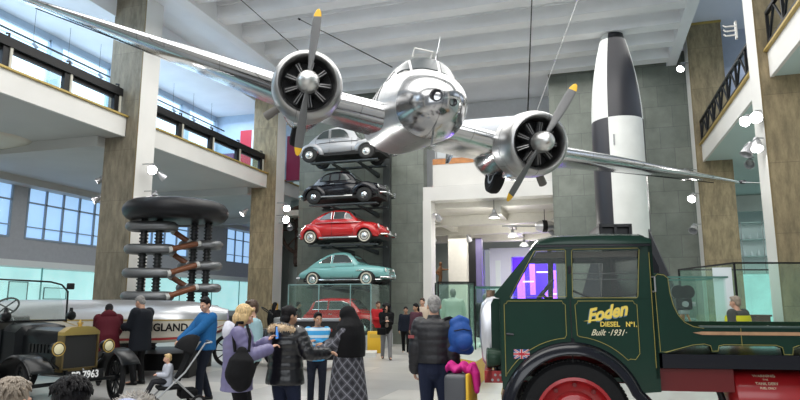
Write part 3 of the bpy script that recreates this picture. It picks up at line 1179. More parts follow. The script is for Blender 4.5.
flagbars('white_cross', fw, .028, .018, -.004)
flagbars('red_cross', frd, .016, .007, -.0065)
# roof box behind the crown of the cab
rx = MB()
for z in (2.30, 2.425):
    rx.box(2.10, 2.46, .55, 1.3, z, z + .03)
for x in (2.10, 2.265, 2.43):
    rx.box(x, x + .03, .55, .58, 2.3, 2.45)
rx.box(2.12, 2.44, .62, 1.28, 2.32, 2.43)
rx.box(2.10, 2.12, .55, 1.3, 2.3, 2.45)
rx.box(2.44, 2.46, .55, 1.3, 2.3, 2.45)
rx.build('roof_box', mat('dusty_black', (.02, .02, .022), .4), lorry)
# inside the cab: seat, steering wheel, engine cover
MB().rbox(1.95, 2.45, .1, YF - .1, 1.2, 1.36, .04).build('seat', mat('black_leather', (.02, .018, .016), .5), lorry)
MB().rbox(2.36, 2.47, .1, YF - .1, 1.36, 1.66, .04).build('seat_back', MATS['black_leather'], lorry)
SW = MT(1.52, 1.5, 1.72) @ Matrix.Rotation(radians(-50), 4, 'Y')
sw = MB().torus((0, 0, 0), .22, .014, 32, 8, SW).build('steering_wheel', BLACK, lorry)
sp = MB()
for i in range(4):
    a = pi/2*i + .4
    sp.cyl((0, 0, 0), (.21*cos(a), .21*sin(a), 0), .01, n=6, M=SW)
sp.cyl((0, 0, 0), (0, 0, -.7), .02, n=8, M=SW)
sp.build('steering_column', BLACK, lorry)
MB().tube([(1.72, .08, 1.73), (1.9, .1, 1.66), (1.98, .1, 1.6)], .012, 6).build('inner_lever', BLACK, lorry)
# mudguard and front wheel
mg = MB()
rings = []
for i in range(33):
    a = radians(168 - (168 - 22)*i/32)
    rings.append([Vector((WC[0] + r*cos(a), y, WC[1] + r*sin(a))) for (r, y) in ((.585, -.075), (.60, -.085), (.66, -.07), (.70, -.03), (.712, .03), (.712, .4), (.695, .4), (.69, .03), (.655, -.03), (.6, -.05))])
a = radians(22)
e = Vector((-sin(a), 0, cos(a)))*-1
last = rings[-1]
rings.append([p + Vector((.30, 0, -.30)) for p in last])
mg.loft(rings)
mg.build('mudguard', NAVY, lorry, 40)


def road_wheel(x, z, y, mirror=1):
    T = MT(x, y, z) @ Matrix.Rotation(pi/2, 4, 'X')          # +z of the lathe faces the viewer (-y)
    t = MB()
    t.lathe([(.355, -.14), (.42, -.155), (.49, -.14), (.52, -.10), (.53, -.04), (.53, .04), (.52, .10), (.49, .14), (.42, .155), (.355, .14)], 64, T, caps=False)
    for i in range(90):
        a = 2*pi*i/90
        t.cbox((.526*cos(a), .526*sin(a), 0), (.012, .022, .2), T, R=Matrix.Rotation(a, 3, 'Z'))
    w = t.build('tyre', RUBBER, lorry)
    r = MB()
    r.lathe([(.365, .135), (.375, .15), (.345, .155), (.335, .12), (.30, .08), (.24, .07), (.225, .10), (.21, .14), (.14, .16), (.125, .21), (.06, .22), (.01, .22)], 48, T, caps=False)
    r.build('wheel_disc', LORRED, w)
    for i in range(10):
        a = 2*pi*i/10 + .3
        MB().cyl((.30*cos(a), .30*sin(a), .08), (.30*cos(a), .30*sin(a), .125), .022, n=6, M=T).build('wheel_nut', DKRED, w)


road_wheel(WC[0], WC[1], .11)
road_wheel(WC[0], WC[1], YF - .1)
road_wheel(5.6, WC[1], .15)
road_wheel(5.6, WC[1], YF - .1)
# radiator, bonnet nose, headlamp, front chassis
rp = [(1.0, 1.66), (.93, 1.685), (.86, 1.672), (.80, 1.61), (.78, 1.5), (.775, 1.25), (.80, 1.0), (.845, .93), (.92, .92), (1.0, .95)]
rl = MB()
rings = []
for (y, k) in ((.50, .85), (.52, .97), (.58, 1), (1.45, 1), (1.51, .97), (1.53, .85)):
    rings.append([Vector((1.0 - (1.0 - x)*(.6 + .4*k), y, 1.3 + (z - 1.3)*k)) for x, z in rp])
rl.loft(rings)
rl.build('radiator_shell', ALUR, lorry, 50)
MB().prism([(1.06, .80), (1.06, 1.655), (.93, 1.66), (.90, 1.6), (.90, .95)], .42, 1.6, XZ).build('bonnet', GREEN, lorry)
MB().tube([(.88, .7, 1.685), (.88, .7, 1.72), (.88, 1.4, 1.72), (.88, 1.4, 1.685)], .022, 8).build('water_pipe', mat('dull_brass', (.18, .12, .08), .4, .6), lorry)
MB().cyl((.90, 1.02, 1.67), (.90, 1.02, 1.76), .055, .05, 16).build('radiator_cap', MATS['dull_brass'], lorry)
hl = MB()
HT = MT(.92, .36, 1.045) @ Matrix.Rotation(-pi/2, 4, 'Y')
hl.lathe([(.01, -.12), (.05, -.11), (.085, -.06), (.1, .0), (.105, .05), (.11, .06), (.1, .075), (.01, .085)], 24, HT)
hl.build('headlamp', mat('lamp_olive', (.03, .06, .04), .25, coat=.5), lorry)
MB().cyl((.94, .36, .85), (.94, .36, .96), .02, n=8).build('lamp_stalk', NAVY, lorry)
fb = MB()
fb.prism([(.82, .80), (.86, .92), (1.02, .92), (1.02, .80)], .3, .38, XZ)
fb.box(.82, .9, .3, 1.75, .8, .92)
fb.build('front_bracket', LORRED, lorry)
for (x, z) in ((.90, .83), (.96, .83), (.93, .88), (.985, .88)):
    MB().cyl((x, .3, z), (x, .285, z), .013, n=8).build('bracket_bolt', STEEL, lorry)
# chassis rails, tank, steps
ch = MB()
for y in (.45, 1.55):
    ch.box(.95, 6.5, y, y + .08, .80, .98)
ch.build('chassis_rail', DKRED, lorry)
cr = MB()
for x in (1.2, 2.7, 4.2, 5.9):
    cr.box(x, x + .08, .5, 1.6, .82, .96)
cr.build('cross_member', DKRED, lorry)
sl = MB()
sl.box(2.55, 3.26, .12, .6, .775, .985)
sl.build('tool_locker', DKRED, lorry)
MB().box(2.55, 6.5, .0, YF, 1.0, 1.13).build('bed_bearer', NAVY, lorry)
lk = MB()
for (x, w) in ((2.62, .5), (2.6, .08), (2.78, .05)):
    lk.box(x, x + w, .3, .36, .76, .80)
lk.tube([(3.1, .3, .95), (3.16, .3, .8), (3.2, .28, .66), (3.3, .28, .5)], .035, 8)
lk.build('linkage', BLACK, lorry)
TK = Matrix.Rotation(pi/2, 4, 'Y')
tk = MB().lathe([(.02, 3.24), (.22, 3.25), (.285, 3.275), (.3, 3.31), (.3, 5.0), (.285, 5.03), (.02, 5.05)], 40, MT(0, .36, .685) @ TK).build('fuel_tank', LORRED, lorry)
fr = MB().torus((0, 0, 0), .052, .018, 24, 8, MT(3.66, .08, .60) @ Matrix.Rotation(radians(72), 4, 'X')).build('filler_ring', STEEL, tk)
MB().cyl((3.66, .085, .6), (3.66, .055, .59), .03, n=16).build('filler_cap', BLACK, tk)
for i, (s, sz) in enumerate((('WARNING', .045), ('THIS', .025), ('TANK DERV', .04), ('FUEL ONLY', .03))):
    a = radians(52 - i*8.5)
    M_ = MT(3.57, .36 - .302*cos(a), .685 + .302*sin(a)) @ Matrix.Rotation(-(a), 4, 'X') @ Matrix(((1, 0, 0, 0), (0, 0, -1, 0), (0, 1, 0, 0), (0, 0, 0, 1)))
    text_obj('tank_lettering', s, sz, M_, CREAM, tk, depth=.001)
MB().cyl((3.88, .02, .86), (4.05, .02, .86), .045, n=16).build('side_lamp', mat('orange_lens', (.7, .2, .03), .3), lorry)
# bed: headboard, swept side, planks
sidep = [(2.52, 1.14), (2.505, 1.87), (2.54, 1.90), (2.62, 1.89), (2.655, 1.86), (2.665, 1.72), (2.69, 1.6), (2.73, 1.51), (2.79, 1.44), (2.87, 1.40), (2.97, 1.385), (6.5, 1.385), (6.5, 1.21),
         (3.86, 1.21), (3.80, 1.19), (3.79, 1.125), (3.71, 1.125), (3.70, 1.19), (3.64, 1.21), (3.15, 1.21), (3.10, 1.2), (3.085, 1.15), (3.03, 1.15), (3.02, 1.2), (2.96, 1.215), (2.85, 1.205), (2.7, 1.165), (2.58, 1.135)]
bd = MB()
bd.prism(sidep, .0, .045, XZ)
bd.build('bed_side', GREEN, lorry)
bd2 = MB()
bd2.prism(sidep, YF, YF + .045, XZ)
bd2.build('bed_side', GREEN, lorry)
MB().box(2.52, 2.60, .045, YF, 1.14, 1.9).build('headboard', GREEN, lorry)
MB().box(2.6, 6.5, .045, YF, 1.22, 1.27).build('bed_floor', mat('bed_planks', (.28, .17, .09), .6, var=.2, scale=8), lorry)
MB().prism([(2.86, 1.332), (2.95, 1.312), (6.5, 1.306), (6.5, 1.338), (2.95, 1.342)], -.012, .0, XZ).build('rubbing_strip', mat('bare_wood', (.42, .24, .13), .5, var=.15, scale=9), lorry)
MB().box(2.93, 6.5, -.012, .05, 1.378, 1.395).build('capping_rail', mat('grey_green_rail', (.06, .10, .09), .3, .3), lorry)
ln = MB()
ln.tube([(x + (.015 if x < 2.6 else 0), -.004, z + (.012 if z < 1.25 else -.012)) for x, z in sidep[-2:] + sidep[:11]], .003, 6)
ln.tube([(x, -.004, z + .012) for x, z in sidep[13:28]], .003, 6)
ln.tube([(3.32, -.004, 1.375), (3.32, -.004, 1.215)], .003, 6)
ln.build('bed_gold_line', LINE, lorry)
MB().prism([(2.47, 2.32), (2.53, 2.3), (2.67, 1.98), (2.67, 1.5), (2.56, 1.5), (2.47, 1.9)], .35, YF - .3, XZ).build('coal_chute_plate', NAVY, lorry)

# the lorry stands turned a little, nose away from the hall's long view
def under(o):
    out = []
    for ch in o.children:
        out.append(ch)
        out += under(ch)
    return out


for o in under(lorry):
    nm = o.name.split('.')[0]
    if o.type == 'MESH' and nm not in ('tyre', 'wheel_disc', 'wheel_nut', 'flag_panel', 'white_cross', 'red_cross'):
        for v in o.data.vertices:
            x = v.co.x
            if x > 1.68:
                v.co.x = 1.68 + (x - 1.68)*(.965 - .012*min(x - 1.68, 2.5))
for o in under(lorry):
    if o.parent == lorry:
        o.location = o.location - Vector((1.68, 0, 0))
lorry.location = W(1.68, 6.2)
lorry.rotation_euler = (0, 0, YAW - radians(8.5))
# ================================================================== THE STACK OF CARS ON THE END PIER
TYREW = mat('tyre_black', (.012, .012, .012), .65)
WWALL = mat('cream_whitewall', (.62, .58, .48), .5)
DARKGL = mat('car_window_glass', (.05, .06, .06), .08, coat=.4)
UNDER = mat('underside_black', (.01, .01, .01), .7)


def interp(tab, x, k):
    for i in range(len(tab) - 1):
        if tab[i][0] <= x <= tab[i+1][0]:
            t = (x - tab[i][0])/(tab[i+1][0] - tab[i][0])
            return tab[i][k]*(1-t) + tab[i+1][k]*t
    return tab[0][k] if x < tab[0][0] else tab[-1][k]


def smooth_tab(tab, n=4):
    """resample a station table with a Catmull-Rom curve"""
    out = []
    for i in range(len(tab) - 1):
        p0, p1, p2, p3 = tab[max(i-1, 0)], tab[i], tab[i+1], tab[min(i+2, len(tab)-1)]
        for s in range(n):
            t = s/n
            out.append(tuple(.5*(2*b + (c - a)*t + (2*a - 5*b + 4*c - d)*t*t + (3*b - a - 3*c + d)*t**3) if j else b + (c - b)*t for j, (a, b, c, d) in enumerate(zip(p0, p1, p2, p3))))
    out.append(tab[-1])
    return out


def car(name, label, S, loc, rz, paint, group=None):
    root = thing(name, label, 'car', loc, rz, group)
    L = S['L']
    x0 = L/2
    body = smooth_tab(S['body'])
    cabt = smooth_tab(S['cab'])
    T = MT(-x0, 0, 0)
    rings = []
    for (x, zb, zt, hw) in body:
        r = []
        for j in range(20):
            a = 2*pi*j/20
            c, s = cos(a), sin(a)
            e = .55
            z = (zb + zt)/2 + (zt - zb)/2*math.copysign(abs(s)**e, s)
            tumble = 1 - .10*max(0, s)**2
            r.append(Vector((x, hw*tumble*math.copysign(abs(c)**e, c), z)))
        rings.append(r)
    MB().loft(rings, M=T).build('body', paint, root, 45)
    rings = []
    for (x, zb, zr, hb, ht) in cabt:
        zr = max(zr, zb + .02)
        r = [Vector((x, -hb, zb - .08)), Vector((x, -hb, zb))]
        for j in range(9):
            a = pi - pi*j/8
            c, s = cos(a), sin(a)
            q = .5
            r.append(Vector((x, ht*math.copysign(abs(c)**q, c), zb + (zr - zb)*(.62 + .38*abs(s)**.8))))
        r += [Vector((x, hb, zb)), Vector((x, hb, zb - .08))]
        rings.append(r)
    MB().loft(rings, M=T).build('roof', paint, root, 50)

    def ysurf(x, z):
        zb, zr, hb, ht = [interp(cabt, x, k) for k in (1, 2, 3, 4)]
        t = max(0, min(1, (z - zb)/max(.62*(zr - zb), .02)))
        return hb + (ht - hb)*t

    for sg in (-1, 1):
        for w in S['windows']:
            vs = []
            for off in (.016, -.02):
                vs += [Vector((x, sg*(ysurf(x, z) + off), z)) for x, z in w]
            n = len(w)
            fs = [tuple(range(n)), tuple(reversed(range(n, 2*n)))] + [(i, (i+1) % n, n + (i+1) % n, n + i) for i in range(n)]
            MB().add(vs, fs, T).build('side_window', DARKGL, root, 30)
            if S.get('frames'):
                MB().tube([T @ Vector((x, sg*(ysurf(x, z) + .02), z)) for x, z in w], .012, 6, loop=True).build('window_frame', S['frames'], root)
    for (xa, xb, inset) in S['screens']:
        za, zb_ = [interp(cabt, x, 1) + (interp(cabt, x, 2) - interp(cabt, x, 1)) for x in (xa, xb)]
        ha, hb_ = interp(cabt, xa, 4)*.82, interp(cabt, xb, 4)*.82
        p = [(xa, -ha, za), (xa, ha, za), (xb, hb_, zb_), (xb, -hb_, zb_)]
        nr = Vector((zb_ - za, 0, -(xb - xa)))
        if nr.z < 0:
            nr = -nr
        MB().panel(p, nr, -.03, .014, T).build('windscreen', DARKGL, root, 30)
    hw = S['track']
    for xw in S['wheels']:
        for sg in (-1, 1):
            R = S['wr']
            WT = MT(xw - x0, sg*hw, R) @ Matrix.Rotation(-sg*pi/2, 4, 'X')
            t = MB()
            t.lathe([(R*.5, -.08), (R*.85, -.085), (R*.97, -.06), (R, 0), (R*.97, .06), (R*.85, .085), (R*.5, .07)], 32, WT, caps=False)
            w = t.build('wheel', TYREW, root)
            if S.get('whitewall'):
                MB().lathe([(R*.60, .078), (R*.62, .09), (R*.76, .09), (R*.78, .083)], 32, WT, caps=False).build('whitewall', WWALL, w)
            MB().lathe([(R*.52, .07), (R*.46, .06), (R*.3, .055), (.01, .055)], 28, WT, caps=False).build('wheel_disc', S['disc'], w)
            MB().lathe([(R*.36, .055), (R*.33, .085), (R*.2, .105), (.01, .11)], 24, WT, caps=False).build('hubcap', CHROME, w)
    for (xc, zc, ro, yi, yo, a0, a1, sx) in S['fenders']:
        for sg in (-1, 1):
            rings = []
            for i in range(19):
                a = radians(a0 + (a1 - a0)*i/18)
                k = .55 + .45*sin(pi*i/18)**.5
                rr = []
                for (rf, yf) in ((.0, 0.), (1., 0.), (1., .45), (.97, .75), (.88, .95), (.76, 1.), (.72, .97), (.72, .6)):
                    r = S['wr']*1.0 + (ro - S['wr'])*(rf - .72)/.28 if rf > .5 else S['wr']*.9
                    y = yi + (yo - yi)*yf*k if yf else yi
                    rr.append(Vector((xc + r*cos(a)*sx, sg*y, zc + r*sin(a))))
                rings.append(rr)
            MB().loft(rings, M=T).build('mudguard', S.get('fpaint', paint), root, 50)
    for (xc, zc, r, y) in S.get('arches', ()):
        for sg in (-1, 1):
            MB().prism([(xc + r*cos(pi*i/14), zc + r*sin(pi*i/14)) for i in range(15)], sg*(y - .1), sg*y, T @ XZ).build('wheel_arch', UNDER, root)
    zb = min(b[1] for b in S['body'])
    MB().box(-x0 + .4, x0 - .4, -hw + .05, hw - .05, zb - .06, zb + .1).build('underbody', UNDER, root)
    for (xe, d, z, w) in S['bumpers']:
        b = MB()
        pts = [(xe - d*.28 - x0, -w, z), (xe - d*.06 - x0, -w*.85, z), (xe - x0, -w*.4, z), (xe - x0, w*.4, z), (xe - d*.06 - x0, w*.85, z), (xe - d*.28 - x0, w, z)]
        b.tube(pts, .038, 8)
        for y in (-w*.5, w*.5):
            b.cbox((xe - x0, y, z + .03), (.05, .06, .2))
        b.build('bumper', CHROME, root)
    for (x, y, z, r) in S['lamps']:
        for sg in (-1, 1):
            LT = MT(x - x0, sg*y, z) @ Matrix.Rotation(pi/2 - .25, 4, 'Y')
            h = MB().lathe([(.01, -.16), (r*.6, -.1), (r, -.01), (r*1.05, .015), (r*.95, .02)], 20, LT).build('headlamp', S.get('lamppaint', paint), root)
            MB().lathe([(r*.95, .015), (r*.7, .04), (.01, .055)], 20, LT).build('lamp_glass', mat('lamp_glass', (.7, .72, .7), .1), h)
    for sg in (-1, 1):
        for seam in S['seams']:
            p = [Vector((x - x0, sg*(interp(body, x, 3)*.985 + .012 if z < interp(body, x, 2) - .06 else ysurf(x, z) + .012), z)) for x, z in seam]
            MB().tube(p, .007, 5).build('door_seam', BLACK, root)
        for (x, z) in S['handles']:
            y = sg*(interp(body, x, 3) + .03)
            MB().tube([(x - x0 - .09, y, z), (x - x0 + .07, y, z)], .014, 6).build('door_handle', CHROME, root)
        for (xa, xb, z, th, m) in S['trims']:
            pts = [Vector((xa + (xb - xa)*i/8 - x0, sg*(interp(body, xa + (xb - xa)*i/8, 3) + .02), z)) for i in range(9)]
            MB().tube(pts, th, 6).build('side_trim', m, root)
    for (x, z, dx, dz, n) in S.get('grille', ()):
        for q in range(n):
            MB().box(x - x0 - .02, x - x0 + .05, -dx, dx, z + q*dz, z + q*dz + .025).build('grille_bar', CHROME, root)
    root.scale = (S.get('xs', .935), 1, S.get('zs', .92))
    return root


REDP = mat('red_car_paint', (.52, .018, .02), .2, coat=.7)
TURQ = mat('turquoise_car_paint', (.20, .46, .45), .25, coat=.6)
BLKP = mat('black_car_paint', (.006, .006, .010), .15, coat=.3)
SILP = mat('silver_grey_car_paint', (.42, .43, .45), .35, .3, coat=.4)
DISCW = mat('cream_wheel_disc', (.55, .53, .48), .4)

beetle = dict(L=4.07, wr=.32, track=.64, wheels=(.68, 3.08), disc=DISCW, whitewall=True,
    body=[(.06, .45, .55, .3), (.15, .36, .78, .5), (.4, .3, .95, .63), (.8, .27, 1.0, .70), (1.3, .25, .99, .73), (2.0, .25, .97, .73), (2.6, .25, .97, .71), (2.9, .27, .98, .62), (3.3, .32, .93, .5), (3.65, .38, .78, .38), (3.86, .46, .58, .25)],
    cab=[(.30, .72, .78, .5, .4), (.7, .9, 1.1, .63, .52), (1.1, .95, 1.34, .69, .56), (1.5, .96, 1.47, .70, .58), (1.9, .96, 1.5, .70, .58), (2.25, .96, 1.44, .69, .56), (2.5, .96, 1.24, .67, .56), (2.74, .96, 1.0, .65, .58)],
    windows=[[(1.08, 1.06), (1.12, 1.13), (1.3, 1.27), (1.5, 1.35), (1.6, 1.36), (1.6, 1.06)], [(1.7, 1.06), (1.71, 1.37), (2.1, 1.36), (2.18, 1.34), (2.18, 1.06)], [(2.22, 1.06), (2.22, 1.33), (2.36, 1.27), (2.5, 1.08), (2.5, 1.06)]],
    frames=CHROME, screens=[(2.36, 2.62, 0)],
    fenders=[(.68, .32, .53, .5, .80, -12, 190, 1.0), (3.08, .32, .56, .45, .80, -5, 186, 1.04)],
    bumpers=[(.02, -1, .38, .72), (4.07, 1, .36, .72)], lamps=[(3.62, .56, .72, .1)],
    seams=[[(1.64, 1.4), (1.65, .95), (1.66, .35)], [(2.56, 1.0), (2.56, .35)]], handles=[(1.8, .9)],
    trims=[(1.1, 2.75, .27, .035, CHROME), (.9, 2.9, .90, .010, CHROME)])
saab = dict(zs=.95, L=4.05, wr=.31, track=.73, wheels=(.86, 3.2), disc=mat('pale_blue_disc', (.35, .5, .5), .4), whitewall=True,
    body=[(.04, .42, .52, .35), (.15, .32, .62, .58), (.5, .27, .78, .7), (1.0, .25, .86, .76), (1.8, .25, .88, .78), (2.5, .25, .90, .78), (3.0, .26, .89, .76), (3.5, .28, .84, .72), (3.85, .33, .76, .62), (3.98, .4, .62, .5)],
    cab=[(.22, .60, .64, .5, .42), (.6, .74, .88, .62, .5), (1.0, .84, 1.13, .68, .54), (1.4, .87, 1.33, .70, .56), (1.8, .88, 1.42, .70, .57), (2.2, .89, 1.40, .70, .56), (2.5, .90, 1.25, .69, .56), (2.8, .90, .95, .67, .6)],
    windows=[[(1.08, .95), (1.2, 1.06), (1.4, 1.18), (1.62, 1.26), (1.62, .95)], [(1.70, .95), (1.72, 1.28), (2.12, 1.28), (2.3, 1.24), (2.52, 1.02), (2.52, .95)]],
    frames=CHROME, screens=[(2.4, 2.74, 0)], fenders=[], arches=[(.86, .26, .35, .79), (3.2, .26, .37, .775)],
    bumpers=[(.0, -1, .36, .70), (4.05, 1, .36, .72)], lamps=[(3.9, .5, .64, .1)],
    seams=[[(1.66, 1.2), (1.67, .3)], [(2.6, .92), (2.6, .3)]], handles=[(1.8, .78)],
    trims=[(2.75, 3.1, .64, .018, CHROME), (.5, 3.8, .27, .02, CHROME)], grille=[(3.96, .48, .3, .06, 4)])
minor = dict(L=4.0, wr=.33, track=.64, wheels=(.75, 3.02), disc=BLKP, whitewall=False,
    body=[(.05, .4, .52, .4), (.2, .34, .72, .56), (.6, .3, .86, .66), (1.2, .28, .90, .70), (2.0, .28, .92, .71), (2.5, .28, .94, .68), (2.9, .3, .95, .56), (3.3, .34, .92, .45), (3.6, .38, .84, .36), (3.78, .45, .7, .25)],
    cab=[(.45, .72, .80, .52, .45), (.8, .84, 1.12, .62, .52), (1.15, .88, 1.36, .66, .55), (1.5, .90, 1.46, .67, .56), (1.95, .91, 1.46, .67, .56), (2.25, .92, 1.38, .66, .55), (2.45, .92, 1.2, .65, .55), (2.62, .93, .97, .63, .56)],
    windows=[[(.98, 1.0), (1.08, 1.16), (1.25, 1.28), (1.42, 1.30), (1.42, 1.0)], [(1.5, 1.0), (1.5, 1.32), (1.85, 1.32), (1.85, 1.0)], [(1.93, 1.0), (1.93, 1.32), (2.15, 1.29), (2.38, 1.03), (2.38, 1.0)]],
    frames=mat('dark_frame', (.02, .02, .025), .2), screens=[(2.3, 2.54, 0)],
    fenders=[(.75, .33, .52, .48, .79, -10, 195, 1.1), (3.0, .36, .55, .42, .79, -8, 178, 1.1)],
    bumpers=[(.0, -1, .38, .72), (4.0, 1, .38, .74)], lamps=[(3.55, .52, .70, .09)],
    seams=[[(1.46, 1.3), (1.46, .36)], [(2.42, .95), (2.42, .36)]], handles=[(1.62, .86)], trims=[(1.1, 2.5, .31, .03, CHROME)], grille=[(3.74, .5, .2, .06, 5)])
duck = dict(xs=1.0, L=3.86, wr=.33, track=.63, wheels=(.5, 2.92), disc=mat('grey_disc', (.5, .5, .47), .45), whitewall=False,
    body=[(.05, .42, .5, .4), (.2, .38, .7, .55), (.5, .34, .85, .62), (1.0, .33, .92, .66), (1.8, .33, .93, .67), (2.4, .34, .94, .62), (2.8, .38, .97, .46), (3.2, .42, .88, .36), (3.5, .46, .74, .28), (3.62, .52, .62, .2)],
    cab=[(.12, .58, .64, .5, .42), (.4, .78, .98, .56, .5), (.8, .90, 1.32, .60, .54), (1.2, .93, 1.52, .62, .56), (1.6, .94, 1.60, .62, .56), (2.0, .94, 1.57, .62, .56), (2.25, .94, 1.44, .61, .55), (2.5, .95, 1.0, .58, .53)],
    windows=[[(.74, 1.02), (.86, 1.22), (1.05, 1.37), (1.3, 1.42), (1.3, 1.02)], [(1.38, 1.02), (1.38, 1.43), (1.75, 1.43), (1.95, 1.36), (2.1, 1.2), (2.16, 1.02)]],
    frames=mat('grey_frame', (.35, .36, .37), .4), screens=[(2.22, 2.46, 0)],
    fenders=[(.55, .36, .48, .5, .76, -4, 184, 1.12), (2.92, .36, .54, .36, .74, 6, 176, 1.15)],
    bumpers=[(.02, -1, .42, .62), (3.86, 1, .40, .66)], lamps=[(3.3, .45, .86, .11)],
    seams=[[(.72, 1.0), (.72, .4)], [(1.34, 1.4), (1.34, .4)], [(2.28, 1.0), (2.28, .4)]], handles=[(1.5, .88)], trims=[], grille=[(3.56, .52, .16, .06, 4)])
GR = 'cars stacked on the stone pier'
CX, CY = -9.05, 22.75
car('car', 'silver grey rounded small saloon on the topmost shelf of the car stack', duck, (CX + .03, CY, 7.17), 0, SILP, GR)
car('car', 'glossy black saloon with bulging mudguards on the second shelf from the top', minor, (CX, CY, 5.46), 0, BLKP, GR)
car('car', 'red beetle-backed car on the third shelf between the black and turquoise cars', beetle, (CX, CY, 3.88), 0, REDP, GR)
car('car', 'turquoise fastback car with cream whitewalls on the lowest shelf of the stack', saab, (CX, CY, 2.25), 0, TURQ, GR)
shm = mat('shelf_steel', (.05, .06, .065), .35, .4)
for z, w in ((7.165, 'silver grey'), (5.455, 'black'), (3.875, 'red'), (2.245, 'turquoise')):
    s = thing('car_shelf', 'dark steel cantilever shelf carrying the %s car' % w, 'shelf', (CX, 24.6, z), 0, 'shelves of the car stack')
    MB().box(-1.35, 1.45, -2.55, -2.3, -.06, -.004).build('wheel_track', shm, s)
    MB().box(-1.35, 1.45, -1.35, -1.1, -.06, -.004).build('wheel_track', shm, s)
    for x in (-.5, .6):
        MB().prism([(0, -.06), (-2.5, -.06), (-2.5, -.10), (0, -.24)], x, x + .12, Matrix(((0, 0, 1, 0), (1, 0, 0, 0), (0, 1, 0, 0), (0, 0, 0, 1)))).build('bracket_arm', shm, s)
b = MB()
b.box(CX + .95, CX + 1.25, 24.35, 24.6, 0, 8.3)
struct('trim_11', b, mat('dark_rail', (.03, .035, .035), .4))

# ---- glass case under the stack with the red car
cs = thing('display_case', 'tall glass case holding a red car under the stack of cars', 'display case', (-8.95, 21.9, 0))
MB().box(-1.7, 1.66, -1.3, 1.3, 0, .5).build('plinth', mat('plinth_grey', (.45, .47, .48), .4), cs)
for (x0_, x1_, y0_, y1_) in ((-1.6, -.4, -1.1, -1.085), (-.38, .82, -1.1, -1.085), (.84, 1.6, -1.1, -1.085), (1.6, 1.615, -1.1, 1.0), (-1.615, -1.6, -1.1, 1.0)):
    MB().box(x0_, x1_, y0_, y1_, .5, 2.3).build('glass_pane', GLASS, cs)
fr_ = MB()
for x in (-1.6, -.39, .83, 1.6):
    fr_.box(x - .012, x + .012, -1.112, -1.075, .5, 2.3)
fr_.box(-1.6, 1.6, -1.11, -1.08, 2.28, 2.31)
fr_.build('frame', mat('case_edge', (.25, .42, .42), .3), cs)
mini = dict(saab)
mini.update(L=3.3, wr=.27, track=.6, wheels=(.6, 2.6), disc=DISCW, whitewall=False, arches=[(.6, .26, .33, .70), (2.6, .26, .33, .70)], trims=[], grille=[],
    body=[(.03, .35, .6, .55), (.2, .28, .78, .66), (.8, .25, .82, .7), (1.8, .25, .82, .7), (2.6, .26, .80, .69), (3.1, .3, .74, .62), (3.25, .36, .62, .5)],
    cab=[(.3, .80, .84, .62, .5), (.5, .82, 1.2, .64, .52), (.9, .82, 1.32, .64, .53), (1.6, .82, 1.32, .64, .53), (2.0, .82, 1.26, .64, .52), (2.4, .82, .86, .62, .54)],
    windows=[[(.55, .9), (.62, 1.18), (1.12, 1.2), (1.12, .9)], [(1.2, .9), (1.2, 1.2), (1.7, 1.2), (1.95, 1.12), (2.12, .9)]], screens=[(2.02, 2.34, 0)],
    bumpers=[(0, -1, .38, .6), (3.3, 1, .38, .6)], lamps=[(3.2, .48, .62, .09)], seams=[[(1.16, 1.2), (1.16, .3)], [(2.2, .8), (2.2, .3)]], handles=[(1.3, .74)])
rc_ = car('car', 'small red saloon behind glass on the plinth under the car stack', mini, (-8.75, 22.0, .5), 0, REDP)
rc_.scale = (1, .93, 1.0)

# ================================================================== THE ROCKET
RW = mat('rocket_white', (.70, .71, .69), .5, var=.06, scale=1.5)
RB = mat('rocket_black', (.018, .018, .024), .4)
rk = thing('rocket', 'tall black and white chequered rocket standing against the grey stone pier', 'rocket', (1.16, 21.15, 0), YAW)
prof = [(.79, 1.6), (.83, 2.6), (.83, 4.2), (.83, 6.6), (.825, 7.3), (.80, 8.0), (.74, 8.7), (.655, 9.3), (.55, 9.85), (.43, 10.35), (.36, 10.6)]


def rocket_band(z0, z1, a0, a1, m, name):
    zs = [z0] + [z for _, z in prof if z0 < z < z1] + [z1]
    rings = []
    for z in zs:
        r = interp([(q, p) for p, q in prof], z, 1)
        rings.append([Vector((r*cos(radians(a0 + (a1 - a0)*j/16)), r*sin(radians(a0 + (a1 - a0)*j/16)), z)) for j in range(17)] + [Vector((0, 0, z))])
    MB().loft(rings).build(name, m, rk, 30)


for q in range(4):
    a0 = -129 + 90*q
    rocket_band(7.55, 10.6, a0, a0 + 90, RB if q % 2 == 0 else RW, 'nose_panel')
    rocket_band(4.1, 7.55, a0, a0 + 90, RW if q % 2 == 0 else RB, 'body_panel')
    rocket_band(1.6, 4.1, a0, a0 + 90, RW if q % 2 == 0 else RB, 'tail_panel')
for q in range(4):
    a = radians(45 + 90*q)
    FM = Matrix.Rotation(a, 4, 'Z') @ XZ
    MB().prism([(.3, .3), (.3, 3.6), (.8, 4.0), (1.6, 1.8), (1.75, .5), (1.4, .3)], -.05, .05, FM).build('tail_fin', RB if q % 2 else RW, rk)
MB().lathe([(.5, .02), (.55, .3), (.5, 1.0), (.6, 1.62), (.79, 1.65)], 24).build('exhaust_nozzle', RB, rk)
sy = MB()
sy.box(-.42, -.38, -.76, -.70, 6.6, 6.95)
sy.build('stencil_mark', mat('stencil_grey', (.35, .35, .36), .5), rk)
# ================================================================== THE BRASS-NOSED VETERAN CAR
BRASS = mat('brass', (.62, .42, .13), .28, .9)
BLKV = mat('black_coachwork', (.004, .005, .006), .28, coat=.05, spec=.25)
vet = thing('vintage_car', 'black veteran open car with brass radiator and number plate PP 7963', 'car', W(-5.17, 10.1), YAW - radians(28.1))


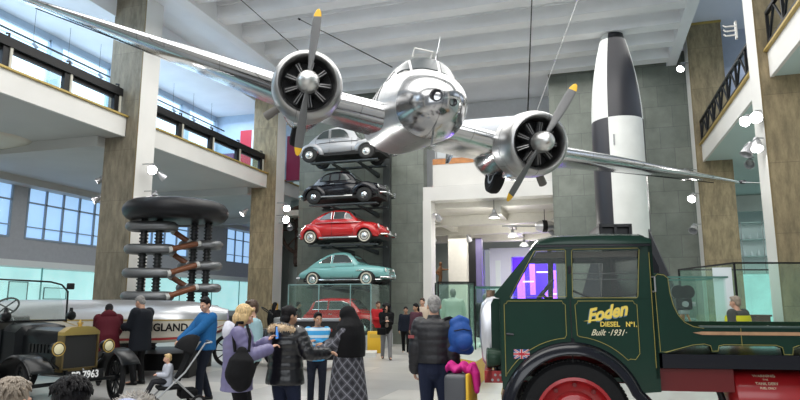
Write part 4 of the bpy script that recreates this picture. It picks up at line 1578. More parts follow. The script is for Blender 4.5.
def spoked(x, y, R, steer=0.0):
    T = MT(x, y, R) @ Matrix.Rotation(steer, 4, 'Z') @ Matrix.Rotation(pi/2, 4, 'X')
    t = MB().torus((0, 0, 0), R - .04, .042, 48, 10, T).build('wheel', RUBBER, vet)
    MB().torus((0, 0, 0), R - .095, .022, 40, 8, T, sz=1.2).build('rim', BLKV, t)
    for i in range(12):
        a = 2*pi*i/12
        MB().cyl((.05*cos(a), .05*sin(a), 0), ((R - .1)*cos(a), (R - .1)*sin(a), 0), .018, .013, 8, T).build('spoke', BLKV, t)
    MB().lathe([(.01, -.1), (.05, -.09), (.07, -.04), (.07, .04), (.05, .09), (.01, .1)], 18, T).build('hub', BLKV, t)


ST = radians(-20)
spoked(0, -.8, .385, ST)
spoked(0, .8, .385, ST)
spoked(-2.55, -.8, .39)
spoked(-2.55, .8, .39)
MB().cyl((0, -.74, .39), (0, .74, .39), .03, n=10).build('front_axle', BLKV, vet)
MB().cyl((-2.55, -.74, .39), (-2.55, .74, .39), .04, n=10).build('rear_axle', BLKV, vet)
b = MB()
for y in (-.28, .22):
    b.box(-3.2, .2, y, y + .06, .52, .60)
b.build('chassis', BLKV, vet)
# radiator
YZp = Matrix(((0, 0, 1, 0), (1, 0, 0, 0), (0, 1, 0, 0), (0, 0, 0, 1)))      # prism drawn in y-z, extruded along x
MB().prism([(-.31, 1.12), (-.31, 1.17), (-.2, 1.24), (-.08, 1.255), (.08, 1.255), (.2, 1.24), (.31, 1.17), (.31, 1.12)], .02, .17, YZp).build('radiator_tank', BRASS, vet)
rc = MB().box(.03, .14, -.28, .28, .62, 1.12).build('radiator_core', mat('radiator_black', (.012, .012, .012), .6), vet)
fb_ = MB()
for y in (-.31, .28):
    fb_.box(.02, .165, y, y + .03, .58, 1.12)
fb_.box(.02, .165, -.31, .31, .57, .62)
fb_.build('radiator_frame', mat('tarnished_brass', (.22, .16, .07), .4, .8), vet)
MB().lathe([(.03, 1.25), (.035, 1.29), (.05, 1.295), (.05, 1.315), (.02, 1.32), (.012, 1.36)], 16, MT(.09, 0, 0)).build('radiator_cap', BRASS, vet)
# bonnet, scuttle, body
rings = []
for (x, w, z, zb) in ((.04, .29, 1.2, .64), (-.35, .31, 1.215, .64), (-.8, .35, 1.23, .62), (-.84, .46, 1.27, .6), (-1.15, .5, 1.30, .6)):
    rings.append([Vector((x, -w, zb)), Vector((x, -w, z - .12)), Vector((x, -w*.8, z - .03)), Vector((x, -w*.4, z)), Vector((x, w*.4, z)), Vector((x, w*.8, z - .03)), Vector((x, w, z - .12)), Vector((x, w, zb))])
MB().loft(rings).build('bonnet', BLKV, vet, 35)
for sg in (-1, 1):
    for i in range(6):
        x = -.2 - i*.09
        MB().box(x, x + .05, sg*.335 - .012, sg*.335 + .012, .85, .98).build('louvre', BLKV, vet)
tub = MB()
rings = []
for (x, w, z) in ((-1.12, .52, 1.2), (-1.4, .56, 1.08), (-1.7, .58, 1.06), (-1.95, .6, 1.25), (-2.3, .62, 1.28), (-2.75, .62, 1.25), (-3.05, .5, 1.3)):
    rings.append([Vector((x, -w*.9, .6)), Vector((x, -w, .75)), Vector((x, -w, z)), Vector((x, -w + .05, z)), Vector((x, -w + .05, .7)), Vector((x, w - .05, .7)), Vector((x, w - .05, z)), Vector((x, w, z)), Vector((x, w, .75)), Vector((x, w*.9, .6))])
tub.loft(rings)
tub.build('body_tub', BLKV, vet, 35)
MB().rbox(-2.1, -1.7, -.52, .52, .75, .98, .05).build('front_seat', mat('buttoned_leather', (.02, .018, .016), .4, bump=.4, bscale=12), vet)
MB().rbox(-2.2, -2.05, -.52, .52, .95, 1.4, .05).build('seat_back', MATS['buttoned_leather'], vet)
MB().rbox(-3.0, -2.88, -.5, .5, .95, 1.4, .05).build('seat_back', MATS['buttoned_leather'], vet)
# windscreen
wf = MB()
wf.tube([(-1.16, .6, 1.28), (-1.18, .6, 1.82), (-1.22, .5, 1.94), (-1.24, .3, 1.985), (-1.24, -.6, 2.0), (-1.16, -.6, 1.28)], .017, 8)
wf.tube([(-1.17, .6, 1.32), (-1.17, -.6, 1.32)], .02, 6)
wf.build('windscreen_frame', BLKV, vet)
MB().panel([(-1.165, .59, 1.33), (-1.225, .45, 1.93), (-1.235, -.59, 1.98), (-1.165, -.59, 1.33)], (1, 0, 0), 0, .005).build('windscreen_glass', WINDG, vet)
MB().rbox(-1.24, -1.14, .60, .70, 1.86, 1.97, .015).build('mirror', BLACK, vet)
MB().tube([(-1.15, .55, 1.30), (-.3, .36, 1.2)], .008, 6).build('screen_stay', BRASS, vet)
STW = MT(-1.52, -.26, 1.55) @ Matrix.Rotation(radians(-48), 4, 'Y')
MB().torus((0, 0, 0), .2, .016, 32, 8, STW).build('steering_wheel', BLACK, vet)
sp_ = MB()
for i in range(4):
    a = i*pi/2 + .5
    sp_.cyl((0, 0, 0), (.19*cos(a), .19*sin(a), -.01), .012, n=6, M=STW)
sp_.cyl((0, 0, 0), (0, 0, -.75), .022, n=8, M=STW)
sp_.build('steering_column', BLACK, vet)
# lamps
for sg in (-1, 1):
    LT = MT(.2, sg*.43, .93) @ Matrix.Rotation(pi/2, 4, 'Y')
    h = MB().lathe([(.01, -.14), (.05, -.13), (.085, -.07), (.1, .0), (.108, .03), (.108, .05), (.095, .055)], 24, LT).build('headlamp', BLKV, vet)
    MB().torus((0, 0, .05), .1, .011, 28, 8, LT).build('lamp_rim', BRASS, h)
    MB().lathe([(.097, .045), (.06, .065), (.01, .07)], 24, LT).build('lamp_glass', mat('headlamp_glass', (.72, .66, .42), .12, coat=.5), h)
    MB().tube([(.14, sg*.43, .82), (.1, sg*.43, .72), (.1, sg*.3, .62)], .02, 8).build('lamp_bracket', BLKV, vet)
    ST_ = MT(-.98, sg*.56, 1.40) @ Matrix.Rotation(pi/2, 4, 'Y')
    s_ = MB().lathe([(.01, -.08), (.06, -.06), (.075, 0), (.08, .03), (.07, .04), (.01, .05)], 20, ST_)
    s_.cyl((-.98, sg*.56, 1.46), (-.98, sg*.56, 1.54), .035, .025, 12)
    s_.build('side_lamp', BLKV, vet)
    # wing over the front wheel running into the step board, and rear wing
    rings = []
    for i in range(15):
        a = radians(28 + (172 - 28)*i/14)
        rings.append([Vector((.47*cos(a), sg*y, .40 + .47*sin(a) + dz)) for (y, dz) in ((.58, -.02), (.62, .0), (.92, .0), (.95, -.03), (.92, -.012), (.62, -.012))])
    for (x, z) in ((-.62, .42), (-.75, .36), (-1.8, .36)):
        rings.append([Vector((x, sg*y, z + dz)) for (y, dz) in ((.58, -.02), (.62, .0), (.92, .0), (.95, -.03), (.92, -.012), (.62, -.012))])
    MB().loft(rings).build('front_wing', BLKV, vet, 40)
    rings = []
    for i in range(13):
        a = radians(5 + (165 - 5)*i/12)
        rings.append([Vector((-2.55 + .48*cos(a), sg*y, .40 + .48*sin(a) + dz)) for (y, dz) in ((.6, -.02), (.62, .0), (.92, .0), (.95, -.03), (.92, -.012), (.62, -.012))])
    MB().loft(rings).build('rear_wing', BLKV, vet, 40)
pl = MB().box(.3, .315, -.32, .32, .44, .59).build('number_plate', BLACK, vet)
text_obj('plate_lettering', 'PP 7963', .155, MT(.318, 0, .515) @ Matrix(((0, 0, 1, 0), (1, 0, 0, 0), (0, 1, 0, 0), (0, 0, 0, 1))), mat('plate_white', (.85, .85, .85), .4), pl, bold=.004, depth=.002, sx=.92)
MB().tube([(.3, 0, .5), (.1, 0, .55)], .02, 6).build('plate_bracket', BLKV, vet)
MB().tube([(.22, .02, .6), (.32, .02, .5), (.34, .02, .42)], .012, 6).build('starting_handle', STEEL, vet)

# ================================================================== THE SILVER SPEEDBOAT
bt = thing('speedboat', 'long silver record speedboat with cream flanks lettered MISS ENGLAND on trestles', 'boat', W(.42, 14.6), YAW)
HULLS = mat('silver_deck', (.55, .56, .58), .32, .75, var=.08, scale=1.2)
CREAMH = mat('cream_hull', (.66, .62, .53), .35, coat=.3)
RST = mat('boat_red', (.35, .03, .03), .35)
bst = [(-13.2, .75, 1.55, .75), (-11, .74, 1.66, .95), (-9, .74, 1.70, 1.05), (-7, .75, 1.70, 1.05), (-5.6, .77, 1.68, 1.05), (-5.25, .79, 1.66, 1.03), (-4.95, .84, 1.62, .82), (-4.65, .95, 1.55, .42), (-4.4, 1.1, 1.48, .06)]


def hullband(f0, f1, name, m, n=6, off=0):
    rings = []
    for (x, zb, zt, hw) in bst:
        zc = 1.25 - (1.25 - 1.3)*0
        def P(f):                                  # f 0 keel .. 1 deck centre
            if f < .12:
                return (0 + hw*.9*f/.12, zb)
            if f < .55:
                t = (f - .12)/.43
                return (hw*(.9 + .1*t), zb + .06 + (1.26 - zb - .06)*t*min(1, (zt - .1 - zb)/(1.5 - zb)))
            t = (f - .55)/.45
            a = t*pi/2
            z1 = zb + .06 + (1.26 - zb - .06)*min(1, (zt - .1 - zb)/(1.5 - zb))
            return (hw*cos(a)**.8 if a < pi/2 - .01 else 0.0, z1 + (zt - z1)*sin(a))
        pts = [P(f0 + (f1 - f0)*i/n) for i in range(n + 1)]
        rings.append([Vector((x, -y - off, z)) for y, z in pts] + [Vector((x, y + off, z)) for y, z in reversed(pts)])
    return MB().loft(rings).build(name, m, bt, 40)


hullband(.55, 1.0, 'deck', HULLS)
hullband(.1, .55, 'hull_side', CREAMH)
hullband(0.0, .1, 'bottom', RST)
hullband(.12, .17, 'red_stripe', RST, 2, .006)
hullband(.535, .56, 'gilt_band', GOLD, 2, .008)
text_obj('boat_lettering', 'MISS ENGLAND', .225, face_text(-5.72, -1.056, 1.10), BLACK, bt, bold=.006, depth=.004, sx=.98)
for x in (-11.5, -9.2, -6.9, -5.2):
    MB().box(x, x + .14, -.55, .55, 0, .80).build('trestle', BLACK, bt)

# ================================================================== THE HIGH-VOLTAGE GENERATOR
cw = thing('voltage_generator', 'tall high-voltage generator with a huge dark ring on ribbed black columns', 'machine', W(-6.06, 16.65), YAW)
TOR = mat('dark_dome_paint', (.010, .010, .012), .4, spec=.3, var=.15, scale=2)
RING = mat('grey_ring_metal', (.20, .205, .21), .38, .7)
BRN = mat('copper_brown_tube', (.20, .07, .03), .4)
WCAP = mat('white_cap', (.6, .6, .58), .4)
b = MB()
b.torus((0, 0, 4.05), 1.05, .32, 56, 16, sz=.86)
b.lathe([(1.0, 4.28), (.5, 4.32), (.02, 4.33)], 40)
b.lathe([(1.0, 3.82), (.5, 3.80), (.02, 3.80)], 40)
b.build('corona_ring', TOR, cw, 60)
for (x, y) in ((-.70, -.35), (-.30, -.35), (.36, .45), (.74, .45)):
    c = MB()
    prof_ = []
    z = .45
    while z < 3.78:
        prof_ += [(.085, z), (.085, z + .045), (.115, z + .055), (.115, z + .085)]
        z += .09
    c.lathe(prof_, 16, MT(x, y, 0))
    c.build('insulator_column', mat('ribbed_black', (.012, .012, .013), .4), cw, 30)


def stadium(cx, cy, z, half, r, name):
    pts = []
    for i in range(28):
        a = 2*pi*i/28
        pts.append((cx + (half if cos(a) > 0 else -half) + .19*cos(a), cy + .24*sin(a), z))
    b = MB().tube(pts, r, 10, loop=True)
    b.build(name, RING, cw, 60)


for z in (3.62, 3.02, 2.4, 1.8, 1.2):
    stadium(-.5, -.35, z, .36, .13, 'grading_ring')
for z in (3.2, 2.63, 2.03, 1.45):
    stadium(.56, .45, z, .30, .12, 'grading_ring')


def rod(p, q):
    p, q = Vector(p), Vector(q)
    o = MB().cyl(p, q, .075, n=14).build('resistor_tube', BRN, cw)
    d = (q - p).normalized()
    MB().cyl(p - d*.02, p + d*.07, .088, n=14).build('end_cap', WCAP, o)
    MB().cyl(q - d*.07, q + d*.02, .088, n=14).build('end_cap', WCAP, o)


for z0_, z1_ in ((3.0, 3.22), (2.38, 2.65), (1.78, 2.05)):
    rod((.05, -.55, z0_), (.62, .1, z1_))
for z0_, z1_ in ((3.55, 3.25), (2.95, 2.65), (2.33, 2.05)):
    rod((-.1, .1, z0_), (.34, .2, z1_))
MB().lathe([(1.1, 0), (1.1, .4), (.9, .45), (.02, .46)], 32).build('base', BLACK, cw)
# ================================================================== PEOPLE
SK = {'fair': mat('fair_skin', (.58, .33, .23), .5, var=.05), 'tan': mat('tan_skin', (.42, .23, .14), .5, var=.05), 'brown': mat('brown_skin', (.30, .16, .10), .5, var=.05)}
EYEW = mat('eye_white', (.7, .7, .68), .25)
IRIS = mat('iris_dark', (.02, .012, .01), .2)
LIP = mat('lip', (.40, .14, .12), .45)
HAIRM = {'dark': mat('dark_hair', (.006, .005, .006), .6, spec=.2, bump=.5, bscale=60), 'brown': mat('brown_hair', (.06, .03, .017), .5, bump=.5, bscale=60),
         'blond': mat('blond_hair', (.55, .38, .18), .5, var=.3, scale=30, bump=.5, bscale=60, stretch=(3, 3, .4)), 'grey': mat('grey_hair', (.24, .23, .22), .55, var=.3, scale=40, bump=.5, bscale=70),
         'ash': mat('ash_hair', (.26, .21, .16), .5, var=.25, scale=30, bump=.5, bscale=60)}


def cloth(name, c, rough=.8, **k):
    return mat(name, c, rough, bump=k.pop('bump', .25), bscale=k.pop('bscale', 25), spec=.2, **k)


def ik(a, b, l1, l2, pole):
    """middle joint of a two-bone chain from a to b bending towards pole"""
    d = b - a
    L = min(d.length, (l1 + l2)*.995)
    d.normalize()
    x = (l1*l1 - l2*l2 + L*L)/(2*L)
    h = sqrt(max(l1*l1 - x*x, 0))
    p = Vector(pole) - d*d.dot(Vector(pole))
    p.normalize()
    return a + d*x + p*h, a + d*L


def hand_shapes(b, w, d, side, up, k, curl=.5):
    """palm, four fingers and thumb; d finger direction, up = back-of-hand normal, side = towards the thumb"""
    d = d.normalized()
    up = (up - d*up.dot(d)).normalized()
    s = d.cross(up).normalized()
    if s.dot(side) < 0:
        s = -s
    rings = []
    for (t, hw, th) in ((-.01, .026, .022), (.02, .030, .020), (.055, .040, .016), (.088, .042, .013)):
        c = w + d*t*k
        rings.append([c + s*hw*k*cos(2*pi*j/12) + up*th*k*sin(2*pi*j/12) for j in range(12)])
    b.loft(rings)
    for i, ln in enumerate((.070, .078, .073, .058)):
        p = w + d*.082*k + s*(.031 - .0205*i)*k
        pts, ang = [p - d*.03*k, p], 0
        for q, f in enumerate((.45, .32, .25)):
            ang += curl*(.7, .9, .6)[q] + .05*i
            p = p + (d*cos(ang) - up*sin(ang))*ln*f*k
            pts.append(p)
        b.limb(pts, [.0105*k, .0105*k, .0098*k, .009*k, .008*k], 8)
    p = w + d*.018*k + s*.02*k
    pts = [p]
    for (a, ln) in ((.75, .042), (.45, .032), (.2, .026)):
        dd = (d*cos(a) + s*sin(a) - up*.35).normalized()
        p = p + dd*ln*k
        pts.append(p)
    b.limb(pts, [.015*k, .0135*k, .0115*k, .009*k], 8)


def person(label, r, d, face, H, skin='fair', hair='brown', hstyle='short', top=None, bottom=None, shoe=None, lean=0, hyaw=0, hpitch=0, hands=None, feet=None, crouch=0,
           vox=.012, eyes=True, group=None, cat='person', z0=0.0, name='person', curl=.6, seated=False, girth=1.0, tufts=0):
    k = H/1.75
    root = thing(name, label, cat, W(r, d, z0), YAW + radians(face), group)
    V = Vector
    pel = V((0, 0, .95*k - crouch))
    RL = Matrix.Rotation(radians(lean), 3, 'X')              # bending forward (towards -y)
    def sp(x, y, z):
        return pel + RL @ V((x*k, y*k, z*k))
    sh = {1: sp(.175*girth, .01, .455), -1: sp(-.175*girth, .01, .455)}
    neck, hb = sp(0, .0, .51), sp(0, -.015, .565)
    HM = Matrix.Translation(hb) @ Matrix.Rotation(radians(hyaw), 4, 'Z') @ Matrix.Rotation(radians(lean*.5 + hpitch + 7), 4, 'X') @ Matrix.Scale(k if H > 1.3 else k*1.12, 4)
    hands = hands or {}
    feet = feet or {}
    b = MB()
    # torso core
    b.limb([pel + V((0, 0, -.04*k)), sp(0, 0, .12), sp(0, 0, .30), sp(0, 0, .43)], [.125*k, .115*k, .13*k, .10*k], 16)
    b.limb([sh[-1], sp(0, .005, .47), sh[1]], [.055*k, .07*k, .055*k], 12)
    b.limb([neck, hb + V((0, 0, .05*k))], [.058*k, .052*k], 12)
    # head
    for (c, rr) in (((0, .012, .135), (.076, .096, .098)), ((0, -.03, .085), (.063, .068, .085)), ((0, -.045, .03), (.044, .048, .034)), ((0, -.092, .128), (.045, .014, .013)),
                    ((.078, .005, .10), (.012, .022, .034)), ((-.078, .005, .10), (.012, .022, .034)), ((.038, -.072, .085), (.026, .026, .024)), ((-.038, -.072, .085), (.026, .026, .024))):
        b.ell(c, rr, 14, 10, M=HM)
    b.limb([(0, -.096, .118), (0, -.108, .09), (0, -.119, .072)], [.010, .012, .0165], 8, M=HM)
    b.ell((0, -.094, .046), (.026, .014, .014), 10, 6, M=HM)
    # arms
    wr = {}
    el = {}
    for s in (1, -1):
        t = hands.get(s)
        tgt = V((t[0]*k, t[1]*k, t[2]*k)) if t else sh[s] + V((s*.07*k, -.03*k, -.53*k))
        pole = V((s*.35, .45, -1)) if t else V((s*.3, 1, 0))
        el[s], wr[s] = ik(sh[s], tgt, .29*k, .255*k, pole)
        b.limb([sh[s], (sh[s] + el[s])/2, el[s], el[s]*.6 + wr[s]*.4, wr[s]], [.052*k, .046*k, .038*k, .038*k, .026*k], 10)
        fd = (wr[s] - el[s]).normalized()
        side = V((-s, -.3, .3)) if t else V((0, -1, 0))
        up = V((0, 0, 1)) if t and abs(fd.z) < .75 else V((s, 0, 0))
        if t and len(t) > 3:
            fd = V(t[3]).normalized()
        hand_shapes(b, wr[s], fd, side, up, k, curl)
    # legs
    hip, kn, an = {}, {}, {}
    for s in (1, -1):
        hip[s] = pel + V((s*.092*k, 0, -.03*k))
        f = feet.get(s, (0, 0, 0))
        tgt = V((s*.105*k + f[0], f[1], .085*k + f[2]))
        kn[s], an[s] = ik(hip[s], tgt, .43*k, .42*k, V((s*.1, -1, 0.0)))
        b.limb([hip[s], (hip[s] + kn[s])/2, kn[s], kn[s]*.65 + an[s]*.35, an[s]], [.085*k, .072*k, .052*k, .052*k, .036*k], 12)
        b.limb([an[s] + V((0, .04*k, -.04*k)), an[s] + V((s*.01, -.10*k, -.05*k)), an[s] + V((s*.015, -.16*k, -.055*k))], [.035*k, .034*k, .026*k], 8)
    remeshed(b, 'body', SK[skin], root, vox, 3, .4)
    if eyes:
        for s in (1, -1):
            e = MB().ell((s*.031, -.0865, .105), (.0125, .0115, .0095), 12, 8, M=HM).build('eye', EYEW, root)
            MB().ell((s*.031, -.0945, .105), (.0062, .005, .0062), 10, 6, M=HM).build('iris', IRIS, e)
            MB().limb([(s*.014, -.104, .126), (s*.033, -.103, .131), (s*.052, -.088, .125)], [.003, .004, .0025], 6, M=HM).build('eyebrow', HAIRM['dark' if hair != 'blond' else 'brown'], root)
        MB().ell((0, -.106, .046), (.022, .006, .0075), 10, 6, M=HM).build('lips', LIP, root)
    # hair
    if hstyle:
        h = MB()
        if hstyle == 'short':
            h.ell((0, .022, .148), (.084, .099, .096), 18, 12, M=HM)
            h.ell((0, .06, .09), (.068, .055, .075), 14, 10, M=HM)
            h.ell((0, -.045, .212), (.060, .045, .024), 12, 8, M=HM)
        elif hstyle == 'bob':
            h.ell((0, .022, .145), (.092, .106, .102), 18, 12, M=HM)
            h.ell((0, .05, .06), (.098, .075, .09), 16, 10, M=HM)
            h.ell((.068, -.01, .07), (.032, .06, .085), 12, 8, M=HM)
            h.ell((-.068, -.01, .07), (.032, .06, .085), 12, 8, M=HM)
            h.ell((0, -.06, .205), (.062, .04, .022), 12, 8, M=HM)
        elif hstyle == 'long':
            h.ell((0, .022, .15), (.09, .104, .10), 18, 12, M=HM)
            h.limb([(0, .07, .12), (0, .09, .0), (0, .10, -.10)], [.085, .08, .055], 12, M=HM)
            h.ell((0, -.05, .21), (.060, .045, .022), 12, 8, M=HM)
        elif hstyle == 'curly':
            rnd = random.Random(5)
            h.ell((0, .03, .15), (.10, .11, .11), 16, 10, M=HM)
            for i in range(60):
                a, zz = rnd.uniform(.35, 2*pi - .35) - pi/2, rnd.uniform(-.10, .2)
                h.ell((.105*cos(a), .02 + .10*sin(a), zz), (.035, .035, .035), 8, 6, M=HM)
        elif hstyle == 'updo':
            h.ell((0, .022, .148), (.088, .102, .098), 18, 12, M=HM)
            h.ell((0, .09, .16), (.055, .05, .05), 12, 8, M=HM)
            h.ell((0, .05, .06), (.085, .06, .08), 14, 10, M=HM)
            h.ell((0, .07, -.02), (.06, .045, .06), 12, 8, M=HM)
            h.ell((0, -.05, .21), (.060, .045, .022), 12, 8, M=HM)
        remeshed(h, 'hair', HAIRM[hair], root, min(vox, .01)*k, 2, .4)
        if tufts:
            tm = MB()
            rn = random.Random(21)
            for i in range(tufts):
                a, t_ = rn.uniform(0, 2*pi), rn.uniform(.05, 1.35)
                if sin(a) < -.2 and t_ > .95:
                    continue
                def q_(t2, a2, o):
                    return Vector(((.084 + o)*sin(t2)*cos(a2), .024 + (.099 + o)*sin(t2)*sin(a2), .148 + (.096 + o)*cos(t2)))
                da = rn.uniform(-.25, .35)
                tm.limb([q_(t_, a, .0), q_(t_ + .22, a + da*.5, .008), q_(t_ + .42, a + da, rn.uniform(.004, .016))], [.011, .009, .003], 6, M=HM)
            tm.build('hair_strands', HAIRM[hair], root, 60)
    # clothes
    if top:
        t = dict(ease=.02, hem=.78, puff=0, flare=0, sleeve=1.0, cuff=1.0, collar=0)
        t.update(top)
        e, g = t['ease'], girth
        jb = MB()
        prof = [(.0, .165, .125), (.12, .158, .12), (.22, .165, .125), (.33, .182, .132), (.42, .186, .118), (.475, .155, .10), (.515, .085, .075)]
        rings = []
        hemz = t['hem']*k
        zs = []
        if hemz < pel.z - .02:
            n = max(2, int((pel.z - hemz)/(.045 if t['puff'] else .08)))
            for i in range(n):
                zs.append(('skirt', hemz + (pel.z - hemz)*i/n))
        n = 26 if t['puff'] else 14
        for i in range(n + 1):
            zs.append(('t', max(0, (hemz - pel.z)/k) + (.515 - max(0, (hemz - pel.z)/k))*i/n))
        for (kd, z) in zs:
            if kd == 'skirt':
                f = (pel.z - z)/.4
                hx, hy, c = (.168*g + e + t['flare']*f)*k, (.125*g + e + t['flare']*f)*k, V((0, 0, z))
                q = z/k
            else:
                hx, hy = (interp(prof, z, 1)*g + e)*k, (interp(prof, z, 2)*g + e)*k
                c = sp(0, 0, z)
                q = z + .95
            if t['puff']:
                m_ = 1 + t['puff']*abs(sin(q*pi/.088))**.6 - t['puff']*.5
                hx, hy = hx*m_, hy*m_
            Rr = RL if kd == 't' else Matrix.Identity(3)
            rings.append([c + Rr @ V((hx*cos(2*pi*j/24), hy*sin(2*pi*j/24), 0)) for j in range(24)])
        jb.loft(rings)
        for s in (1, -1):
            if t.get('short'):
                jb.limb([sh[s], (sh[s] + el[s])/2, el[s]*.9 + sh[s]*.1], [(.058 + e)*k*t['sleeve'], (.052 + e)*k, (.048 + e)*k], 14)
                continue
            pts, rr = [], []
            seg = [(sh[s], el[s], .062, .047), (el[s], wr[s], .047, .034)]
            for (p, q, ra, rb_) in seg:
                m = 8
                for i in range(m + (1 if p is el[s] else 0)):
                    f = i/m
                    if p is el[s] and f > .96:
                        f = .96
                    pu = (1 + 1.6*t['puff']*(abs(sin(f*m*pi/2.0)) - .5)) if t['puff'] else 1
                    pts.append(p*(1 - f) + q*f)
                    rr.append((ra + (rb_ - ra)*f + e*.8)*k*t['sleeve']*pu)
            jb.limb(pts, rr, 14)
        if t['collar']:
            jb.lathe([(.075*k, 0), (.085*k, .03*k), (.078*k, t['collar']*k), (.06*k, t['collar']*k)], 20, Matrix.Translation(neck - V((0, 0, .03*k))))
        remeshed(jb, t.get('name', 'jacket'), t['m'], root, .011 if vox < .012 else .016, 2, .4)
        if t.get('hood'):
            hd = MB()
            hc = sp(0, .115, .475)
            hd.ell(hc, (.165*k, .085*k, .115*k), 16, 10)
            hd.limb([sp(-.14, .0, .50), sp(-.08, .10, .54), sp(0, .13, .55), sp(.08, .10, .54), sp(.14, .0, .50)], [.03*k, .05*k, .055*k, .05*k, .03*k], 12)
            remeshed(hd, 'hood', t.get('hoodm', t['m']), root, .012, 3, .5)
            if t.get('fur'):
                fu = MB()
                rnd = random.Random(3)
                path = [sp(-.19, -.03, .46), sp(-.165, .09, .50), sp(-.08, .17, .525), sp(0, .19, .53), sp(.08, .17, .525), sp(.165, .09, .50), sp(.19, -.03, .46)]
                fu.limb(path, [.025*k, .036*k, .04*k, .04*k, .04*k, .036*k, .025*k], 12)
                for i in range(900):
                    q = rnd.uniform(0, 5.999)
                    p = path[int(q)].lerp(path[int(q) + 1], q % 1)
                    v = V((rnd.gauss(0, 1), rnd.gauss(0, 1), rnd.gauss(0, 1))).normalized()
                    a_, c_ = p + v*.03*k, p + v*rnd.uniform(.055, .075)*k
                    fu.cyl(a_, c_, .005, .0008, 4)
                fu.build('fur_trim', t['fur'], root, 0)
        if t.get('zip'):
            MB().limb([sp(0, -.150, .05), sp(0, -.150, .3), sp(0, -.135, .44)], [.006]*3, 6).build('zip', STEEL, root)
    if bottom:
        q = dict(ease=.012, kind='trousers')
        q.update(bottom)
        e = q['ease']
        if q['kind'] == 'trousers':
            tb = MB()
            tb.limb([pel + V((0, 0, -.07*k)), pel + V((0, 0, .06*k))], [.14*k*girth, .14*k*girth], 16)
            for s in (1, -1):
                tb.limb([hip[s], (hip[s] + kn[s])/2, kn[s], (kn[s] + an[s])/2, an[s]], [(.098 + e)*k, (.08 + e)*k, (.06 + e)*k, (.054 + e)*k, (.050 + e)*k], 14)
            remeshed(tb, 'trousers', q['m'], root, .012 if vox < .012 else .016, 2, .4)
        for s in (1, -1):
            sb_ = MB()
            a_ = an[s]
            z_ = a_.z - .085*k
            tv = V((s*.012, -1, 0))
            rings = []
            for (f, w_, h_) in ((-.075, .02, .05), (-.065, .034, .075), (-.02, .038, .09), (.05, .042, .07), (.12, .047, .05), (.165, .04, .04), (.19, .018, .022)):
                c = V((a_.x, a_.y, z_)) + tv*f*k
                rings.append([c + V((w_*k*cos(2*pi*j/14), 0, h_*k*(.5 + .5*sin(2*pi*j/14)))) for j in range(14)])
            sb_.loft(rings).build('shoe', shoe or BLACK, root, 60)
    root['k'] = 0
    del root['k']
    return root, dict(sp=sp, sh=sh, wr=wr, el=el, hip=hip, kn=kn, an=an, pel=pel, HM=HM, k=k, neck=neck)


def world_of(root, p):
    return Matrix.Translation(root.location) @ root.rotation_euler.to_matrix().to_4x4() @ Vector(p)


DENIM = cloth('navy_denim', (.014, .019, .042))
DARKC = cloth('charcoal_cloth', (.018, .018, .022))
NAVYC = cloth('navy_cloth', (.009, .012, .022))
BLACKC = cloth('black_cloth', (.005, .005, .006))

# ---- woman in the lavender quilted jacket
LAVC = mat('lavender_quilt', (.115, .10, .215), .45, color2=(.19, .175, .31), scale=3)
w1, j1 = person('blond woman in a lavender quilted jacket looking at her phone', -1.78, 7.0, 104, 1.60, 'fair', 'blond', 'bob',
    dict(m=LAVC, hem=.74, puff=.05, ease=.045, hood=True, hoodm=cloth('pale_grey_hood', (.55, .55, .62)), flare=.03),
    dict(m=BLACKC), hands={1: (.04, -.34, 1.30, (-.2, -.6, .7)), -1: (-.14, -.36, 1.22, (.3, -.8, .5))}, vox=.008, hpitch=14, girth=1.06)
ph = thing('phone', 'small phone with a lit blue screen held by the blond woman', 'phone', world_of(w1, j1['wr'][1] + Vector((-.03, -.10, .09))), YAW + radians(75))
MB().rbox(-.037, .037, -.005, .005, -.07, .08, .004).build('case', BLACK, ph)
MB().box(-.032, .032, -.0062, -.005, -.06, .07).build('screen', mat('phone_screen', (.05, .2, .5), .2, emit=((.1, .3, .8), .5)), ph)
bg = thing('shoulder_bag', 'black soft bag hanging on the near side of the blond woman', 'bag', world_of(w1, (-.27, -.04, .74)), YAW + radians(14))
b = MB()
b.limb([(-.02, 0, .14), (0, 0, .28), (0, 0, .36)], [.15, .13, .06], 16)
b.limb([(.0, -.02, .07), (.02, 0, .2)], [.12, .12], 14)
remeshed(b, 'bag_body', BLACKC, bg, .014, 4)
MB().tube([(-.07, .02, .36), (-.10, .06, .55), (-.06, .14, .66), (.0, .18, .66)], .018, 6).build('strap', BLACKC, bg)
MB().tube([(.07, .0, .36), (.08, .05, .52), (.04, .14, .64)], .016, 6).build('strap', BLACKC, bg)

# ---- woman in the black glossy padded jacket
FUR = mat('fawn_fur', (.50, .36, .22), .8, color2=(.66, .52, .36), scale=25)
GLOSSB = mat('glossy_black_quilt', (.005, .005, .007), .28, coat=.1, bump=.3, bscale=14)
w2, j2 = person('woman in a glossy black padded jacket with a fawn fur hood seen from behind', -1.31, 7.3, 156, 1.58, 'tan', 'dark', 'updo',
    dict(m=GLOSSB, hem=.78, puff=.055, ease=.055, flare=.05, hood=True, fur=FUR), dict(m=DENIM, ease=.02),
    hands={-1: (-.47, -.22, 1.16, (-.8, -.4, .1)), 1: (.22, -.35, 1.1)}, vox=.009, hyaw=-25, hpitch=8, girth=1.1)
